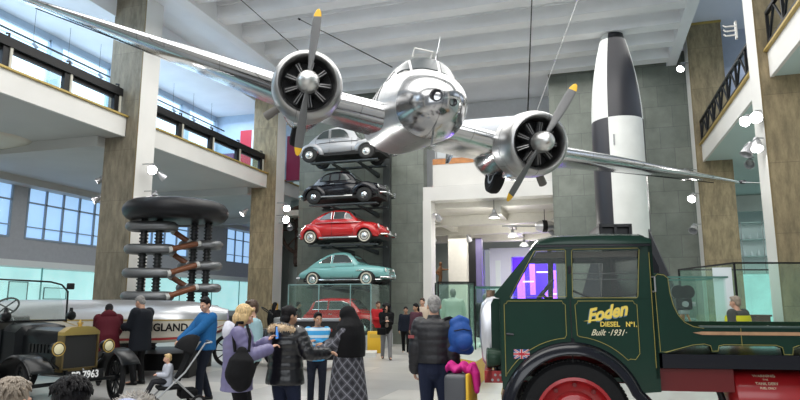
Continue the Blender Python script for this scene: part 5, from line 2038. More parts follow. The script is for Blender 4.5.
# ---- boy in the blue and white jumper
STRIPE = mat('blue_white_stripes', (.05, .32, .62), .8)
nt = STRIPE.node_tree
tc = nt.nodes.new('ShaderNodeTexCoord')
sep = nt.nodes.new('ShaderNodeSeparateXYZ')
mm = nt.nodes.new('ShaderNodeMath')
mm.operation = 'MULTIPLY'
mm.inputs[1].default_value = 9.0
fr2 = nt.nodes.new('ShaderNodeMath')
fr2.operation = 'FRACT'
cr2 = nt.nodes.new('ShaderNodeValToRGB')
cr2.color_ramp.interpolation = 'CONSTANT'
cr2.color_ramp.elements[0].color = (.04, .30, .60, 1)
cr2.color_ramp.elements[1].color = (.55, .66, .72, 1)
cr2.color_ramp.elements[1].position = .62
nt.links.new(tc.outputs['Object'], sep.inputs[0])
nt.links.new(sep.outputs['Z'], mm.inputs[0])
nt.links.new(mm.outputs[0], fr2.inputs[0])
nt.links.new(fr2.outputs[0], cr2.inputs[0])
nt.links.new(cr2.outputs[0], nt.nodes['Principled BSDF'].inputs['Base Color'])
person('smiling boy in a blue and white striped jumper facing the woman in a black headscarf', -1.33, 10.2, 12, 1.47, 'tan', 'dark', 'short', dict(m=STRIPE, hem=.84, name='jumper', ease=.025), dict(m=NAVYC),
       hands={1: (-.05, -.27, 1.22), -1: (-.1, -.3, 1.05)}, hyaw=12, vox=.009)
# ---- woman in the black headscarf and plaid robe
w4, j4 = person('woman in a black headscarf and a long grey and black plaid robe', -.68, 8.4, -104, 1.56, 'tan', 'dark', None,
    dict(m=BLACKC, hem=.9, name='bodice', ease=.02), dict(m=BLACKC), hands={1: (.12, -.40, 1.12), -1: (-.1, -.42, 1.2)}, vox=.009, hpitch=6)
PLAID = mat('plaid_cloth', (.10, .10, .12), .8)
nt = PLAID.node_tree
tc = nt.nodes.new('ShaderNodeTexCoord')
mp = nt.nodes.new('ShaderNodeMapping')
cyl = nt.nodes.new('ShaderNodeSeparateXYZ')
at2 = nt.nodes.new('ShaderNodeMath')
at2.operation = 'ARCTAN2'
nt.links.new(tc.outputs['Object'], cyl.inputs[0])
nt.links.new(cyl.outputs['Y'], at2.inputs[0])
nt.links.new(cyl.outputs['X'], at2.inputs[1])


def plaid_lines(sg):
    s1 = nt.nodes.new('ShaderNodeMath')
    s1.operation = 'MULTIPLY'
    s1.inputs[1].default_value = .26*sg
    nt.links.new(at2.outputs[0], s1.inputs[0])
    s2 = nt.nodes.new('ShaderNodeMath')
    s2.operation = 'ADD'
    nt.links.new(s1.outputs[0], s2.inputs[0])
    nt.links.new(cyl.outputs['Z'], s2.inputs[1])
    s3 = nt.nodes.new('ShaderNodeMath')
    s3.operation = 'MULTIPLY'
    s3.inputs[1].default_value = 7.0
    nt.links.new(s2.outputs[0], s3.inputs[0])
    s4 = nt.nodes.new('ShaderNodeMath')
    s4.operation = 'FRACT'
    nt.links.new(s3.outputs[0], s4.inputs[0])
    c = nt.nodes.new('ShaderNodeValToRGB')
    c.color_ramp.interpolation = 'CONSTANT'
    c.color_ramp.elements[0].color = (.018, .018, .024, 1)
    c.color_ramp.elements[1].position = .5
    c.color_ramp.elements[1].color = (.055, .055, .068, 1)
    e = c.color_ramp.elements.new(.72)
    e.color = (.20, .20, .23, 1)
    e = c.color_ramp.elements.new(.84)
    e.color = (.07, .07, .085, 1)
    nt.links.new(s4.outputs[0], c.inputs[0])
    return c


c1_, c2_ = plaid_lines(1), plaid_lines(-1)
mxp = nt.nodes.new('ShaderNodeMixRGB')
mxp.blend_type = 'LIGHTEN'
mxp.inputs[0].default_value = .75
nt.links.new(c1_.outputs[0], mxp.inputs[1])
nt.links.new(c2_.outputs[0], mxp.inputs[2])
nt.links.new(mxp.outputs[0], nt.nodes['Principled BSDF'].inputs['Base Color'])
rb_ = MB()
rings = []
for (z, hx, hy) in ((.03, .33, .30), (.3, .30, .27), (.6, .26, .23), (.85, .235, .20), (1.0, .215, .18), (1.2, .22, .17), (1.3, .2, .14), (1.38, .1, .08)):
    rings.append([Vector(((hx*(1 + .05*sin(5*2*pi*j/40)*(1 - z/1.4)))*cos(2*pi*j/40), (hy*(1 + .05*sin(5*2*pi*j/40)*(1 - z/1.4)))*sin(2*pi*j/40), z)) for j in range(40)])
rb_.loft(rings)
for s in (1, -1):
    rb_.limb([j4['sh'][s], j4['el'][s], j4['el'][s]*.3 + j4['wr'][s]*.7], [.085, .085, .08], 14)
remeshed(rb_, 'robe', PLAID, w4, .014, 3)
hj = MB()
HM = j4['HM']
hj.ell((0, .025, .135), (.122, .128, .122), 20, 14, M=HM)
hj.limb([(0, .04, .10), (0, .06, -.02), (0, .06, -.08)], [.122, .14, .17], 16, M=HM)
hj.ell((0, -.035, .02), (.075, .055, .035), 14, 10, M=HM)
hj.limb([j4['sp'](-.15, .03, .44), j4['sp'](0, .06, .46), j4['sp'](.15, .03, .44)], [.10, .13, .10], 16)
rings = []
for (z, hx, hy) in ((.92, .235, .20), (1.05, .245, .205), (1.2, .25, .20), (1.32, .22, .17), (1.42, .12, .11)):
    rings.append([Vector((hx*cos(2*pi*j/28), .02 + hy*sin(2*pi*j/28), z - .0*cos(2*pi*j/28))) for j in range(28)])
hj.loft(rings)
hs = remeshed(hj, 'headscarf', BLACKC, w4, .012, 4)

# ---- man in the blue top pushing the pushchair, child in it
BLUEC = cloth('bright_blue_fleece', (.016, .11, .29))
person('man in a bright blue top pushing a pushchair', -3.28, 10.7, -48, 1.72, 'fair', 'dark', 'short', dict(m=BLUEC, hem=.86, name='fleece', ease=.035, collar=.05), dict(m=NAVYC),
       hands={1: (.1, -.42, 1.03), -1: (-.15, -.42, 1.0)}, feet={1: (0, -.12, 0), -1: (0, .15, .01)}, vox=.01, hyaw=28, hpitch=12, girth=1.08)
pc = thing('pushchair', 'black pushchair with a folding hood pushed by the man in blue', 'pushchair', W(-3.55, 10.15), YAW - radians(62))
fm = MB()
for x in (-.22, .22):
    fm.tube([(x, .48, 1.0), (x, .38, .98), (x, .1, .55), (x, -.3, .16)], .014, 8)
    fm.tube([(x, -.05, .45), (x, .3, .12)], .013, 8)
fm.tube([(-.22, .48, 1.0), (.22, .48, 1.0)], .018, 8)
fm.tube([(-.22, -.3, .16), (.22, -.3, .16)], .012, 8)
fm.build('frame', STEEL, pc)
for x in (-.25, .25):
    for y in (-.34, .32):
        WT_ = MT(x, y, .1) @ Matrix.Rotation(pi/2, 4, 'Y')
        w_ = MB().torus((0, 0, 0), .08, .022, 24, 8, WT_).build('wheel', RUBBER, pc)
        MB().cyl((0, 0, -.015), (0, 0, .015), .06, n=16, M=WT_).build('wheel_hub', STEEL, w_)
MB().panel([(-.2, .22, .9), (.2, .22, .9), (.2, .02, .42), (-.2, .02, .42)], (0, -.9, .4), -.02, .02).build('seat_back', BLACKC, pc)
MB().rbox(-.2, .2, -.28, .08, .29, .335, .015).build('seat', BLACKC, pc)
hd_ = MB()
rings = []
for i in range(9):
    a = radians(20 + 100*i/8)
    rings.append([Vector((.23*cos(pi*j/10), .2 - .3*cos(a)*sin(pi*j/10)*.9, .82 + .30*sin(a)*sin(pi*j/10))) for j in range(11)] + [Vector((.215*cos(pi*j/10), .2 - .285*cos(a)*sin(pi*j/10)*.9, .82 + .285*sin(a)*sin(pi*j/10))) for j in range(10, -1, -1)])
hd_.loft(rings)
hd_.build('hood', BLACKC, pc)
MB().rbox(-.18, .18, .05, .32, .14, .28, .03).build('shopping_basket', BLACKC, pc)
kid, jk = person('small fair-haired child in a grey coat sitting in the pushchair', -3.66, 10.09, -62, .86, 'fair', 'blond', 'short', dict(m=cloth('pale_grey_coat', (.42, .44, .50)), hem=.5, ease=.04, puff=.03), dict(m=DARKC), crouch=.07, z0=.02,
       feet={1: (0, -.30, .16), -1: (0, -.30, .16)}, hands={1: (.12, -.3, 1.0), -1: (-.12, -.3, 1.0)}, vox=.009)
person('brown-haired person in a pale teal scarf behind the woman on her phone', -2.10, 9.0, -70, 1.66, 'fair', 'brown', 'short', dict(m=cloth('pale_teal_wool', (.28, .42, .46)), hem=.85, ease=.03, name='top'), dict(m=BLACKC), vox=.012, hyaw=20)

# ---- man in the padded jacket with the bags
PADB = mat('matt_black_quilt', (.007, .007, .010), .5, bump=.3, bscale=18)
m7, j7 = person('grey-haired man in a black padded jacket and jeans seen from behind', .40, 7.4, 168, 1.70, 'fair', 'grey', 'short', dict(m=PADB, hem=.96, puff=.05, ease=.055, collar=.09, sleeve=.95), dict(m=DENIM, ease=.018), vox=.01, hyaw=10, girth=.98)
MB().cbox(j7['el'][1]*.5 + j7['sh'][1]*.5 + Vector((.06, .07, 0)), (.07, .05, .035)).build('sleeve_tab', mat('dull_red_tab', (.25, .05, .05), .6), m7)
bp = thing('backpack', 'rounded blue rucksack carried on the right side of the man in padded black', 'bag', W(.69, 7.28, 1.05), YAW + .2)
b = MB()
b.ell((0, 0, .19), (.145, .12, .19), 20, 14)
b.ell((.02, -.09, .13), (.105, .08, .10), 16, 10)
b.limb([(-.08, 0, .34), (0, .0, .375), (.07, 0, .35)], [.05, .06, .05], 10)
b.limb([(-.09, .02, .05), (.1, .02, .04)], [.06, .07], 10)
remeshed(b, 'bag_body', cloth('royal_blue_nylon', (.02, .075, .28), .5), bp, .012, 5)
MB().tube([(-.05, .0, .365), (-.11, .03, .40), (-.17, .05, .37)], .016, 6).build('strap', BLACKC, bp)
MB().tube([(-.1, -.09, .25), (0, -.13, .27), (.1, -.09, .25)], .006, 6).build('zip', BLACK, bp)
sc_ = thing('suitcase', 'tall dark grey case with a bright yellow edge standing behind the man in padded black', 'suitcase', W(.66, 7.0), YAW - .35)
MB().rbox(-.14, .12, -.2, .2, .05, .86, .05).build('shell', mat('grey_shell', (.06, .062, .07), .45), sc_)
MB().rbox(.105, .14, -.2, .2, .05, .87, .012).build('yellow_edge', mat('bright_yellow', (.75, .45, .03), .5), sc_)
for x in (-.1, .1):
    for y in (-.15, .15):
        MB().cyl((x - .015, y, .025), (x + .015, y, .025), .025, n=14).build('castor', RUBBER, sc_)
pk = MB()
rings = []
rnd = random.Random(11)
for i in range(11):
    x = -.19 + .40*i/10
    z = .875 + .025*sin(i*1.3)
    w_ = .16 + .03*sin(i*2.1)
    rings.append([Vector((x, w_*cos(2*pi*j/18), z + .035 + (.05 + .015*sin(j*1.7 + i))*sin(2*pi*j/18))) for j in range(18)])
pk.loft(rings)
pk.limb([(.19, -.08, .93), (.25, -.1, .86), (.27, -.1, .70)], [.05, .055, .045], 12)
pk.limb([(.19, .05, .93), (.24, .05, .84), (.25, .06, .74)], [.05, .05, .04], 12)
jo = remeshed(pk, 'pink_coat', cloth('hot_pink_fabric', (.50, .02, .20), .6), None, .012, 2)
jo.location = sc_.location
jo.rotation_euler = sc_.rotation_euler
jo.scale = (.74, .8, 1.0)
tag(jo, 'hot pink coat draped over the top of the dark grey case', 'coat')

# ---- the family walking in the distance
person('man in an open red jacket over a green shirt beside the yellow block', -.77, 21.9, 25, 1.70, 'tan', 'brown', 'short', dict(m=cloth('red_jacket', (.40, .02, .025)), hem=.82, ease=.03), dict(m=cloth('olive_trousers', (.05, .06, .04))), hands={1: (.05, -.3, 1.12), -1: (-.05, -.3, 1.12)})
p9, j9 = person('woman with big dark curly hair in a black jacket and grey trousers walking', -.40, 18.6, 5, 1.62, 'fair', 'dark', 'curly', dict(m=BLACKC, hem=.80, ease=.025), dict(m=cloth('grey_trousers', (.20, .20, .21))),
       hands={1: (.04, -.3, 1.2), -1: (-.04, -.3, 1.2)}, feet={1: (0, -.2, 0), -1: (0, .22, .02)})
MB().limb([j9['sp'](0, -.135, .1), j9['sp'](0, -.14, .35)], [.05, .045], 10).build('shirt_front', cloth('taupe_shirt', (.28, .22, .19)), p9)
tag(MB().rbox(-.13, .13, -.06, .06, 0, .2, .03).build('handbag', BLACKC), 'small black handbag at the hip of the curly-haired woman', 'bag').location = W(-.53, 18.35, .72)
person('boy in a dark tracksuit walking beside the woman in maroon', .19, 20.6, -5, 1.52, 'tan', 'dark', 'short', dict(m=NAVYC, hem=.84, ease=.03), dict(m=BLACKC), feet={1: (0, -.22, 0), -1: (0, .25, .02)}, shoe=WHITE)
person('dark-haired woman in a maroon cardigan next to the boy in a tracksuit', .50, 19.6, -40, 1.62, 'tan', 'dark', 'long', dict(m=cloth('maroon_wool', (.09, .035, .05)), hem=.72, ease=.02), dict(m=DENIM))
person('tall person in a cream top half hidden behind the man in padded black', .74, 20.6, -20, 1.80, 'fair', 'brown', 'short', dict(m=cloth('cream_top', (.62, .50, .40)), hem=.86, ease=.02), dict(m=DARKC))
person('person in dark clothes beside the second left pier facing the lit showcase', -4.62, 23.2, 160, 1.66, 'fair', 'dark', 'long', dict(m=BLACKC, hem=.7, ease=.03), dict(m=BLACKC), eyes=False)
person('slim person in black standing by the corner of the stone pier', -4.15, 25.6, 120, 1.70, 'fair', 'dark', 'short', dict(m=BLACKC, hem=.8, ease=.02), dict(m=BLACKC), eyes=False)
# ---- visitors by the boat
person('woman in a maroon hooded coat bending over beside the silver speedboat', -5.93, 12.85, 206, 1.68, 'fair', 'dark', 'short', dict(m=cloth('maroon_coat', (.075, .006, .013), .75, bump=.15), hem=.62, ease=.055, flare=.05, hood=True), dict(m=BLACKC),
       lean=27, hpitch=10, hands={1: (.15, -.5, .95), -1: (-.15, -.5, .95)}, eyes=False, girth=1.1)
person('grey-haired man in a dark navy coat standing by the speedboat lettering', -5.30, 12.95, -112, 1.78, 'fair', 'grey', 'short', dict(m=cloth('dark_navy_coat', (.007, .009, .014), .7, bump=.15), hem=.66, ease=.06, flare=.02, collar=.06), dict(m=BLACKC),
       hpitch=22, hands={1: (.1, -.34, 1.12), -1: (-.1, -.34, 1.12)}, eyes=False, girth=1.0)
# ---- children in the foreground
person('child with light ash-brown hair at the front beside the dark-haired boy', -1.76, 2.9, 165, 1.24, 'fair', 'ash', 'short', dict(m=DARKC, hem=.6, ease=.03), dict(m=DARKC), vox=.009, tufts=260)
person('dark-haired boy in a blue-grey coat in front of the veteran car', -1.245, 2.47, -112, 1.315, 'tan', 'dark', 'short', dict(m=cloth('blue_grey_parka', (.05, .06, .12)), hem=.6, ease=.05, hood=True), dict(m=DARKC), vox=.008, hpitch=8, tufts=260)
GFUR = mat('grey_fur', (.36, .33, .30), .8, color2=(.55, .51, .46), scale=25)
pq, jq = person('child with a fur-edged blue hood up beside the dark-haired boy', -1.0, 2.36, 170, 1.235, 'fair', 'brown', None, dict(m=MATS['blue_grey_parka'], hem=.6, ease=.05), dict(m=DARKC), vox=.009)
hb2 = MB()
hb2.ell((0, .035, .125), (.105, .115, .115), 18, 12, M=jq['HM'])
remeshed(hb2, 'hood', mat('pale_blue_patterned', (.20, .24, .40), .7, color2=(.45, .47, .58), scale=14), pq, .01, 2)
fu = MB()
rnd = random.Random(9)
for i in range(1600):
    a = rnd.uniform(0, 2*pi)
    c = jq['HM'] @ Vector((.105*cos(a), -.035 + .03*rnd.uniform(-1, 1), .125 + .115*sin(a)))
    v = Vector((rnd.gauss(0, 1), rnd.gauss(0, 1), rnd.gauss(0, 1))).normalized()
    fu.cyl(c, c + v*.034, .0045, .0006, 4)
fu.build('fur_trim', GFUR, pq, 0)
# ---- steward behind the glass on the right
p17, j17 = person('man in a grey coat with a yellow safety vest in front of the white board', 6.72, 12.55, -150, 1.76, 'fair', 'ash', 'short', dict(m=cloth('grey_coat', (.06, .065, .06)), hem=.7, ease=.05), dict(m=BLACKC), girth=1.1, eyes=False)
vb = MB()
rings = []
for (z, hx, hy) in ((.05, .275, .215), (.25, .28, .22), (.36, .285, .215), (.42, .27, .20)):
    rings.append([j17['sp'](hx*cos(2*pi*j/24), hy*sin(2*pi*j/24), z) for j in range(24)])
vb.loft(rings)
vb.build('safety_vest', cloth('yellow_vest', (.55, .55, .03)), p17)
# ================================================================== RAILINGS
def gallery_rail(y0, y1, label):
    r = thing('gallery_railing', label, 'railing', (-13.42, y0, 7.2), 0, 'railings of the left gallery')
    L = y1 - y0
    MB().box(-.12, .06, 0, L, .66, .90).build('handrail', BLACK, r)
    MB().box(-.16, -.06, 0, L, .56, .68).build('label_ledge', BLACK, r)
    n = int(round(L/1.95))
    for i in range(n + 1):
        y = .15 + (L - .3)*i/n
        p = MB().box(-.12, .0, y - .12, y + .06, .0, .66).build('post', BLACK, r)
        MB().box(-.02, .03, y + .06, y + .13, .05, .66).build('post_strip', mat('pale_strip', (.6, .58, .5), .5), p)
        MB().tube([(.0, y, .90), (.0, y, 1.0), (-.1, y, 1.02)], .03, 6).build('rail_bracket', BLACK, p)
        if i < n:
            MB().box(-.05, -.04, y + .3, y + (L - .3)/n - .3, .08, .5).build('glass_panel', GLASS, r)


gallery_rail(7.12, 14.95, 'black gallery railing nearest on the left, running up to the big pier')
gallery_rail(15.85, 23.7, 'black gallery railing between the two left piers')
gallery_rail(24.6, 30.0, 'short black gallery railing beyond the second left pier')


def truss_rail(y0, y1, label):
    r = thing('gallery_railing', label, 'railing', (4.12, y0, 7.2), 0, 'railings of the right gallery')
    L = y1 - y0
    for z in (.82, .12):
        MB().box(-.04, .04, 0, L, z, z + .07).build('rail', BLACK, r)
    n = int(L/1.0)
    for i in range(n + 1):
        MB().box(-.03, .03, L*i/n - .03, L*i/n + .03, 0, .84).build('post', BLACK, r)
        if i < n:
            a, c = L*i/n, L*(i + 1)/n
            MB().tube([(0, a, .16), (0, (a + c)/2, .82), (0, c, .16)], .03, 6).build('brace', BLACK, r)


truss_rail(15.85, 23.7, 'black lattice railing between the two right piers')
truss_rail(7.12, 14.9, 'black lattice railing at the top right corner, nearest the viewer')
w_ = MB()
for z in (8.15, 8.27, 8.39):
    w_.tube([(3.78, 16.2, z), (3.55, 16.2, z), (3.5, 16.2, z + .05)], .02, 6)
w_.box(3.76, 3.80, 16.15, 16.25, 8.05, 8.5)
tag(w_.build('wall_bracket', WHITE), 'white three-pronged bracket on the white side of the nearest right pier', 'bracket')

# ================================================================== SPOTLIGHTS
LENS = mat('lamp_lens', (1, 1, 1), .3, emit=((1.0, .97, .90), 40))
CAN = mat('lamp_can', (.50, .50, .52), .35, .6)


def spotlamp(p, aim, label, group, arm=(0, 0), power=0, s=1.0, lit=True):
    p = Vector(p)
    t = thing('spotlight', label, 'lamp', p, 0, group)
    d = (Vector(aim) - p).normalized()
    F = frame_from(d).to_4x4()
    MB().lathe([(.01, -.16*s), (.05*s, -.15*s), (.06*s, -.05*s), (.09*s, .0), (.115*s, .12*s), (.105*s, .12*s), (.08*s, .03*s)], 20, F, caps=False).build('housing', CAN, t)
    MB().lathe([(.08*s, .03*s), (.06*s, .045*s), (.01, .05*s)], 20, F).build('lens', LENS if lit else STEEL, t)
    a = Vector((arm[0]*1.35, arm[1]*1.35, .12*s))
    MB().tube([(0, 0, 0), (0, 0, .12*s), a + Vector((0, 0, .02))], .014*s, 6).build('arm', STEEL, t)
    MB().tube([(-.07*s, 0, .06*s), (0, 0, .12*s), (.07*s, 0, .06*s)], .012*s, 6).build('yoke', STEEL, t)
    if power:
        spot_light('spot_beam', p + d*.2*s, aim, power, 50)
    return t


G1 = 'spotlights on the nearest left pier'
spotlamp((-14.2, 15.2, 5.35), (-18, 12, 2), 'bright spotlight on the left edge of the big left pier, upper one', G1, (.2, 0))
spotlamp((-14.25, 15.2, 4.75), (-18, 11, 1), 'bright spotlight on the left edge of the big left pier, lower one', G1, (.2, 0))
spotlamp((-12.4, 15.35, 5.62), (-9, 8, 2), 'dazzling spotlight on the white side of the big left pier', G1, (-.4, 0), 350, 1.3)
spotlamp((-12.3, 15.6, 5.45), (-10, 20, 2), 'unlit spotlight on the upper arm of the big left pier', G1, (-.45, 0), lit=False)
spotlamp((-12.4, 15.5, 4.85), (-10, 12, 0), 'unlit spotlight on the lower arm of the big left pier', G1, (-.4, 0), lit=False)
G2 = 'spotlights on the second left pier'
spotlamp((-14.2, 23.6, 5.55), (-17, 20, 1), 'lit spotlight on the left edge of the second left pier', G2, (.2, 0), s=1.3)
spotlamp((-12.35, 23.9, 5.75), (-9, 20, 2), 'lit spotlight above its twin beside the car stack', G2, (-.4, 0), s=1.4)
spotlamp((-12.4, 23.9, 5.2), (-8, 20, 4), 'bright spotlight aimed at the car stack from the second left pier', G2, (-.4, 0), 400, 1.4)
spotlamp((-12.2, 24.0, 4.9), (-10, 21, 0), 'unlit spotlight lowest on the second left pier', G2, (-.4, 0), lit=False, s=1.2)
G3 = 'spotlights on the far right pier'
spotlamp((3.65, 23.7, 10.2), (0, 20, 4), 'single spotlight high on the far right pier', G3, (.25, .15), 250, 1.3)
spotlamp((3.45, 23.5, 6.15), (1, 19, 2), 'brightest spotlight beside the wing tip on the far right pier', G3, (.4, .35), 300, 1.5)
spotlamp((3.72, 23.45, 6.05), (5, 18, 0), 'small lit spotlight tucked beside the brightest one on the far right pier', G3, (.2, .35), s=1.1)
spotlamp((3.65, 23.5, 5.3), (0, 18, 1), 'lit spotlight lowest of the upper cluster on the far right pier', G3, (.25, .3), s=1.3)
spotlamp((3.6, 23.5, 4.2), (1, 19, 0), 'unlit pale spotlight halfway down the far right pier', G3, (.3, .3), lit=False, s=1.3)
spotlamp((5.3, 22.5, 6.2), (3, 17, 3), 'unlit spotlight under the right gallery near the wing tip', G3, (.1, 0), lit=False, s=1.4)
G4 = 'spotlights on the nearest right pier'
spotlamp((3.62, 15.3, 5.72), (0, 10, 3), 'lit spotlight on the upper arm of the nearest right pier', G4, (.25, .1), s=1.1)
spotlamp((3.75, 15.05, 5.72), (2, 9, 3), 'dazzling spotlight on the white side of the nearest right pier', G4, (.15, .1), 300, 1.2)
spotlamp((3.6, 15.35, 5.05), (1, 14, 0), 'downturned spotlight on the lower arm of the nearest right pier', G4, (.25, .1), s=1.2, lit=False)
spotlamp((3.72, 15.1, 5.1), (3, 12, 0), 'lit spotlight pointing down on the nearest right pier', G4, (.24, .12), s=1.2)
G5 = 'spotlights in the passage'
spotlamp((-5.85, 24.8, 5.15), (-4, 30, 2), 'spotlight at the top of the white jamb of the passage', G5, (-.25, 0), s=1.2)
spotlamp((-7.5, 30.7, 4.9), (-7, 34, 1), 'spotlight left of the white passage pillar', G5, (0, .2), s=1.3)
spotlamp((-5.75, 31.1, 4.9), (-5, 34, 1), 'spotlight right of the white passage pillar', G5, (0, .2), s=1.3)

for i, (x, y, z) in enumerate(((-3.55, 25.0, 5.05), (-3.35, 29.6, 4.75), (-3.3, 34.5, 4.75))):
    t = thing('pendant_lamp', ('nearest bell-shaped pendant lamp under the bridge beam', 'middle bell-shaped pendant lamp in the passage', 'farthest bell-shaped pendant lamp before the violet doorway')[i], 'lamp', (x, y, z), 0, 'pendant lamps in the passage')
    MB().lathe([(.24, 0), (.23, .05), (.14, .16), (.08, .22), (.07, .34), (.02, .36)], 28, caps=False).build('shade', STEEL, t)
    MB().lathe([(.01, .03), (.2, .04)], 24).build('diffuser', mat('pendant_diffuser', (1, 1, 1), .4, emit=((1, .98, .92), 9)), t)
    MB().cyl((0, 0, .35), (0, 0, (5.8 if i == 0 else 5.55) - z), .012, n=6).build('stem', BLACK, t)
    pl_ = bpy.data.lights.new('pendant_glow', 'POINT')
    pl_.energy, pl_.shadow_soft_size, pl_.color = 50, .2, (1, .97, .9)
    po_ = bpy.data.objects.new('pendant_glow', pl_)
    po_.location = (x, y, z - .3)
    COL.objects.link(po_)

# silver propeller unit hanging in the passage
pu = thing('propeller_unit', 'slim silver torpedo-shaped propeller unit with a black band hung in the passage', 'propeller', (-1.66, 26.6, 4.84), YAW)
F_ = Matrix.Rotation(pi/2, 4, 'Y')
MB().lathe([(.02, -.42), (.14, -.38), (.24, -.2), (.25, .05), (.19, .3), (.08, .5), (.01, .56)], 24, F_).build('body', mat('silver_shell', (.6, .6, .62), .3, .9), pu)
MB().lathe([(.252, -.12), (.257, -.05), (.257, .03), (.25, .08)], 24, F_, caps=False).build('black_band', BLACK, pu)
MB().cyl((-1.8, 0, .0), (-.4, 0, .0), .035, n=8).build('shaft', STEEL, pu)
for sg in (-1, 1):
    rings = []
    for i in range(9):
        t_ = i/8
        c = Vector((.15 + .75*t_ + .25*t_*t_, 0, sg*(.15 + .65*t_ - .05*t_*t_)))
        w2_ = .10 + .08*sin(pi*t_)
        rings.append([c + Vector((-.7*sg*0 + w2_*cos(2*pi*j/10)*.6, .03*sin(2*pi*j/10), w2_*cos(2*pi*j/10)*.5)) for j in range(10)])
    MB().loft(rings).build('blade', STEEL, pu)
MB().cyl((0, 0, .25), (0, 0, .71), .015, n=6).build('hanger', BLACK, pu)

# ================================================================== DISPLAY CASES
EDGE = mat('green_glass_edge', (.08, .20, .17), .2)


def glass_case(label, x0, x1, y0, y1, z0, z1, frame, post=True, plinth=None, loc=(0, 0)):
    c = thing('glass_case', label, 'display case', W(loc[0], loc[1]), YAW)
    for q in ((x0, x1, y0, y0 + .012), (x0, x1, y1 - .012, y1), (x0, x0 + .012, y0 + .012, y1 - .012), (x1 - .012, x1, y0 + .012, y1 - .012)):
        MB().box(q[0], q[1], q[2], q[3], z0, z1).build('glass_pane', GLASS, c)
    f = MB()
    t = .018
    for (y) in (y0, y1):
        f.box(x0 - t, x1 + t, y - t, y + t, z1, z1 + .035)
    for x in (x0, x1):
        f.box(x - t, x + t, y0, y1, z1, z1 + .035)
        if post:
            for y in (y0, y1):
                f.box(x - t, x + t, y - t, y + t, z0, z1)
    f.build('frame', frame, c)
    if plinth is not None and z0 > 0:
        MB().box(x0 - .05, x1 + .05, y0 - .05, y1 + .05, 0, z0).build('plinth', plinth, c)
    return c


PLG = MATS['plinth_grey']
glass_case('near black-edged glass case on the right with a wooden cabinet inside', 0, 3.2, 0, 2.6, .55, 2.43, BLACK, True, PLG, (6.98, 13.0))
glass_case('frameless low glass case holding a film camera behind the green lorry', 0, 1.65, 0, 1.5, .4, 2.14, EDGE, False, PLG, (5.25, 13.1))
tag(MB().box(-.36, 0, .0, .04, 0, 2.36).build('white_board', PANELW), 'plain white board standing between the two glass cases on the right', 'board')
bpy.data.objects['white_board'].location = W(6.95, 13.06)
bpy.data.objects['white_board'].rotation_euler = (0, 0, YAW - .3)
# wooden cabinet
wc = thing('wooden_cabinet', 'upright dark wooden cabinet with a gilt emblem inside the right glass case', 'cabinet', W(7.55, 13.7, .55), YAW)
MB().rbox(0, .5, 0, .4, 0, .78, .01).build('carcass', mat('dark_walnut', (.10, .035, .015), .35, var=.3, scale=6), wc)
MB().box(.05, .45, -.012, 0, .06, .7).build('door', mat('walnut_door', (.13, .05, .02), .3, var=.3, scale=6), wc)
MB().prism([(.32, .3), (.38, .25), (.4, .6), (.34, .66)], -.02, -.011, XZ).build('emblem', LETTER, wc)
MB().rbox(-.03, .53, -.02, .42, .78, .82, .01).build('top', MATS['dark_walnut'], wc)
# film camera
fc = thing('film_camera', 'old black film camera with twin round magazines on a wooden tripod', 'camera', W(6.22, 13.8, .4), YAW - .25)
for x in (-.09, .09):
    MB().cyl((x, -.06, 1.46), (x, .06, 1.46), .15, n=28).build('film_magazine', BLACK, fc)
MB().rbox(-.16, .16, -.13, .13, 1.08, 1.32, .02).build('body', BLACK, fc)
MB().cyl((0, -.13, 1.2), (0, -.27, 1.2), .055, .065, 18).build('lens', STEEL, fc)
MB().cyl((.17, 0, 1.2), (.24, 0, 1.2), .05, n=14).build('crank', STEEL, fc)
MB().rbox(-.1, .1, -.1, .1, .98, 1.08, .02).build('pan_head', STEEL, fc)
for i in range(3):
    a = radians(90 + 120*i)
    MB().cyl((.06*cos(a), .06*sin(a), 1.0), (.42*cos(a), .42*sin(a), .0), .026, .018, 8).build('tripod_leg', mat('tan_wood', (.38, .16, .06), .5), fc)
# dark machines and teal show wall in the right gallery
b = MB()
b.box(5.6, 11.9, 33.6, 33.75, .6, 3.4)
struct('wall_showcase_right', b, CYAN)
rnd = random.Random(4)
for i, (r_, d_, h_, lab) in enumerate(((8.9, 17.2, 1.7, 'dark iron machine with a flywheel farthest right behind the glass'), (8.05, 18.4, 1.5, 'dark iron machine with a flywheel in the middle behind the right glass case'), (7.2, 17.0, 1.6, 'dark iron machine with a flywheel behind the steward in the yellow vest'))):
    m_ = thing('machine', lab, 'machine', W(r_, d_), YAW)
    MB().rbox(-.5, .5, -.3, .3, 0, .35, .03).build('bed', STEEL, m_)
    MB().rbox(-.35, .1, -.22, .22, .35, h_*.6, .05).build('cylinder_block', BLACK, m_)
    MB().cyl((-.12, 0, h_*.6), (-.12, 0, h_), .12, .08, 14).build('column', BLACK, m_)
    FW = MT(.3, -.25, h_*.5) @ Matrix.Rotation(pi/2, 4, 'X')
    f_ = MB().torus((0, 0, 0), .42, .04, 32, 8, FW)
    for q in range(6):
        f_.cyl((0, 0, 0), (.4*cos(q*pi/3), .4*sin(q*pi/3), 0), .02, n=6, M=FW)
    f_.build('flywheel', STEEL, m_)
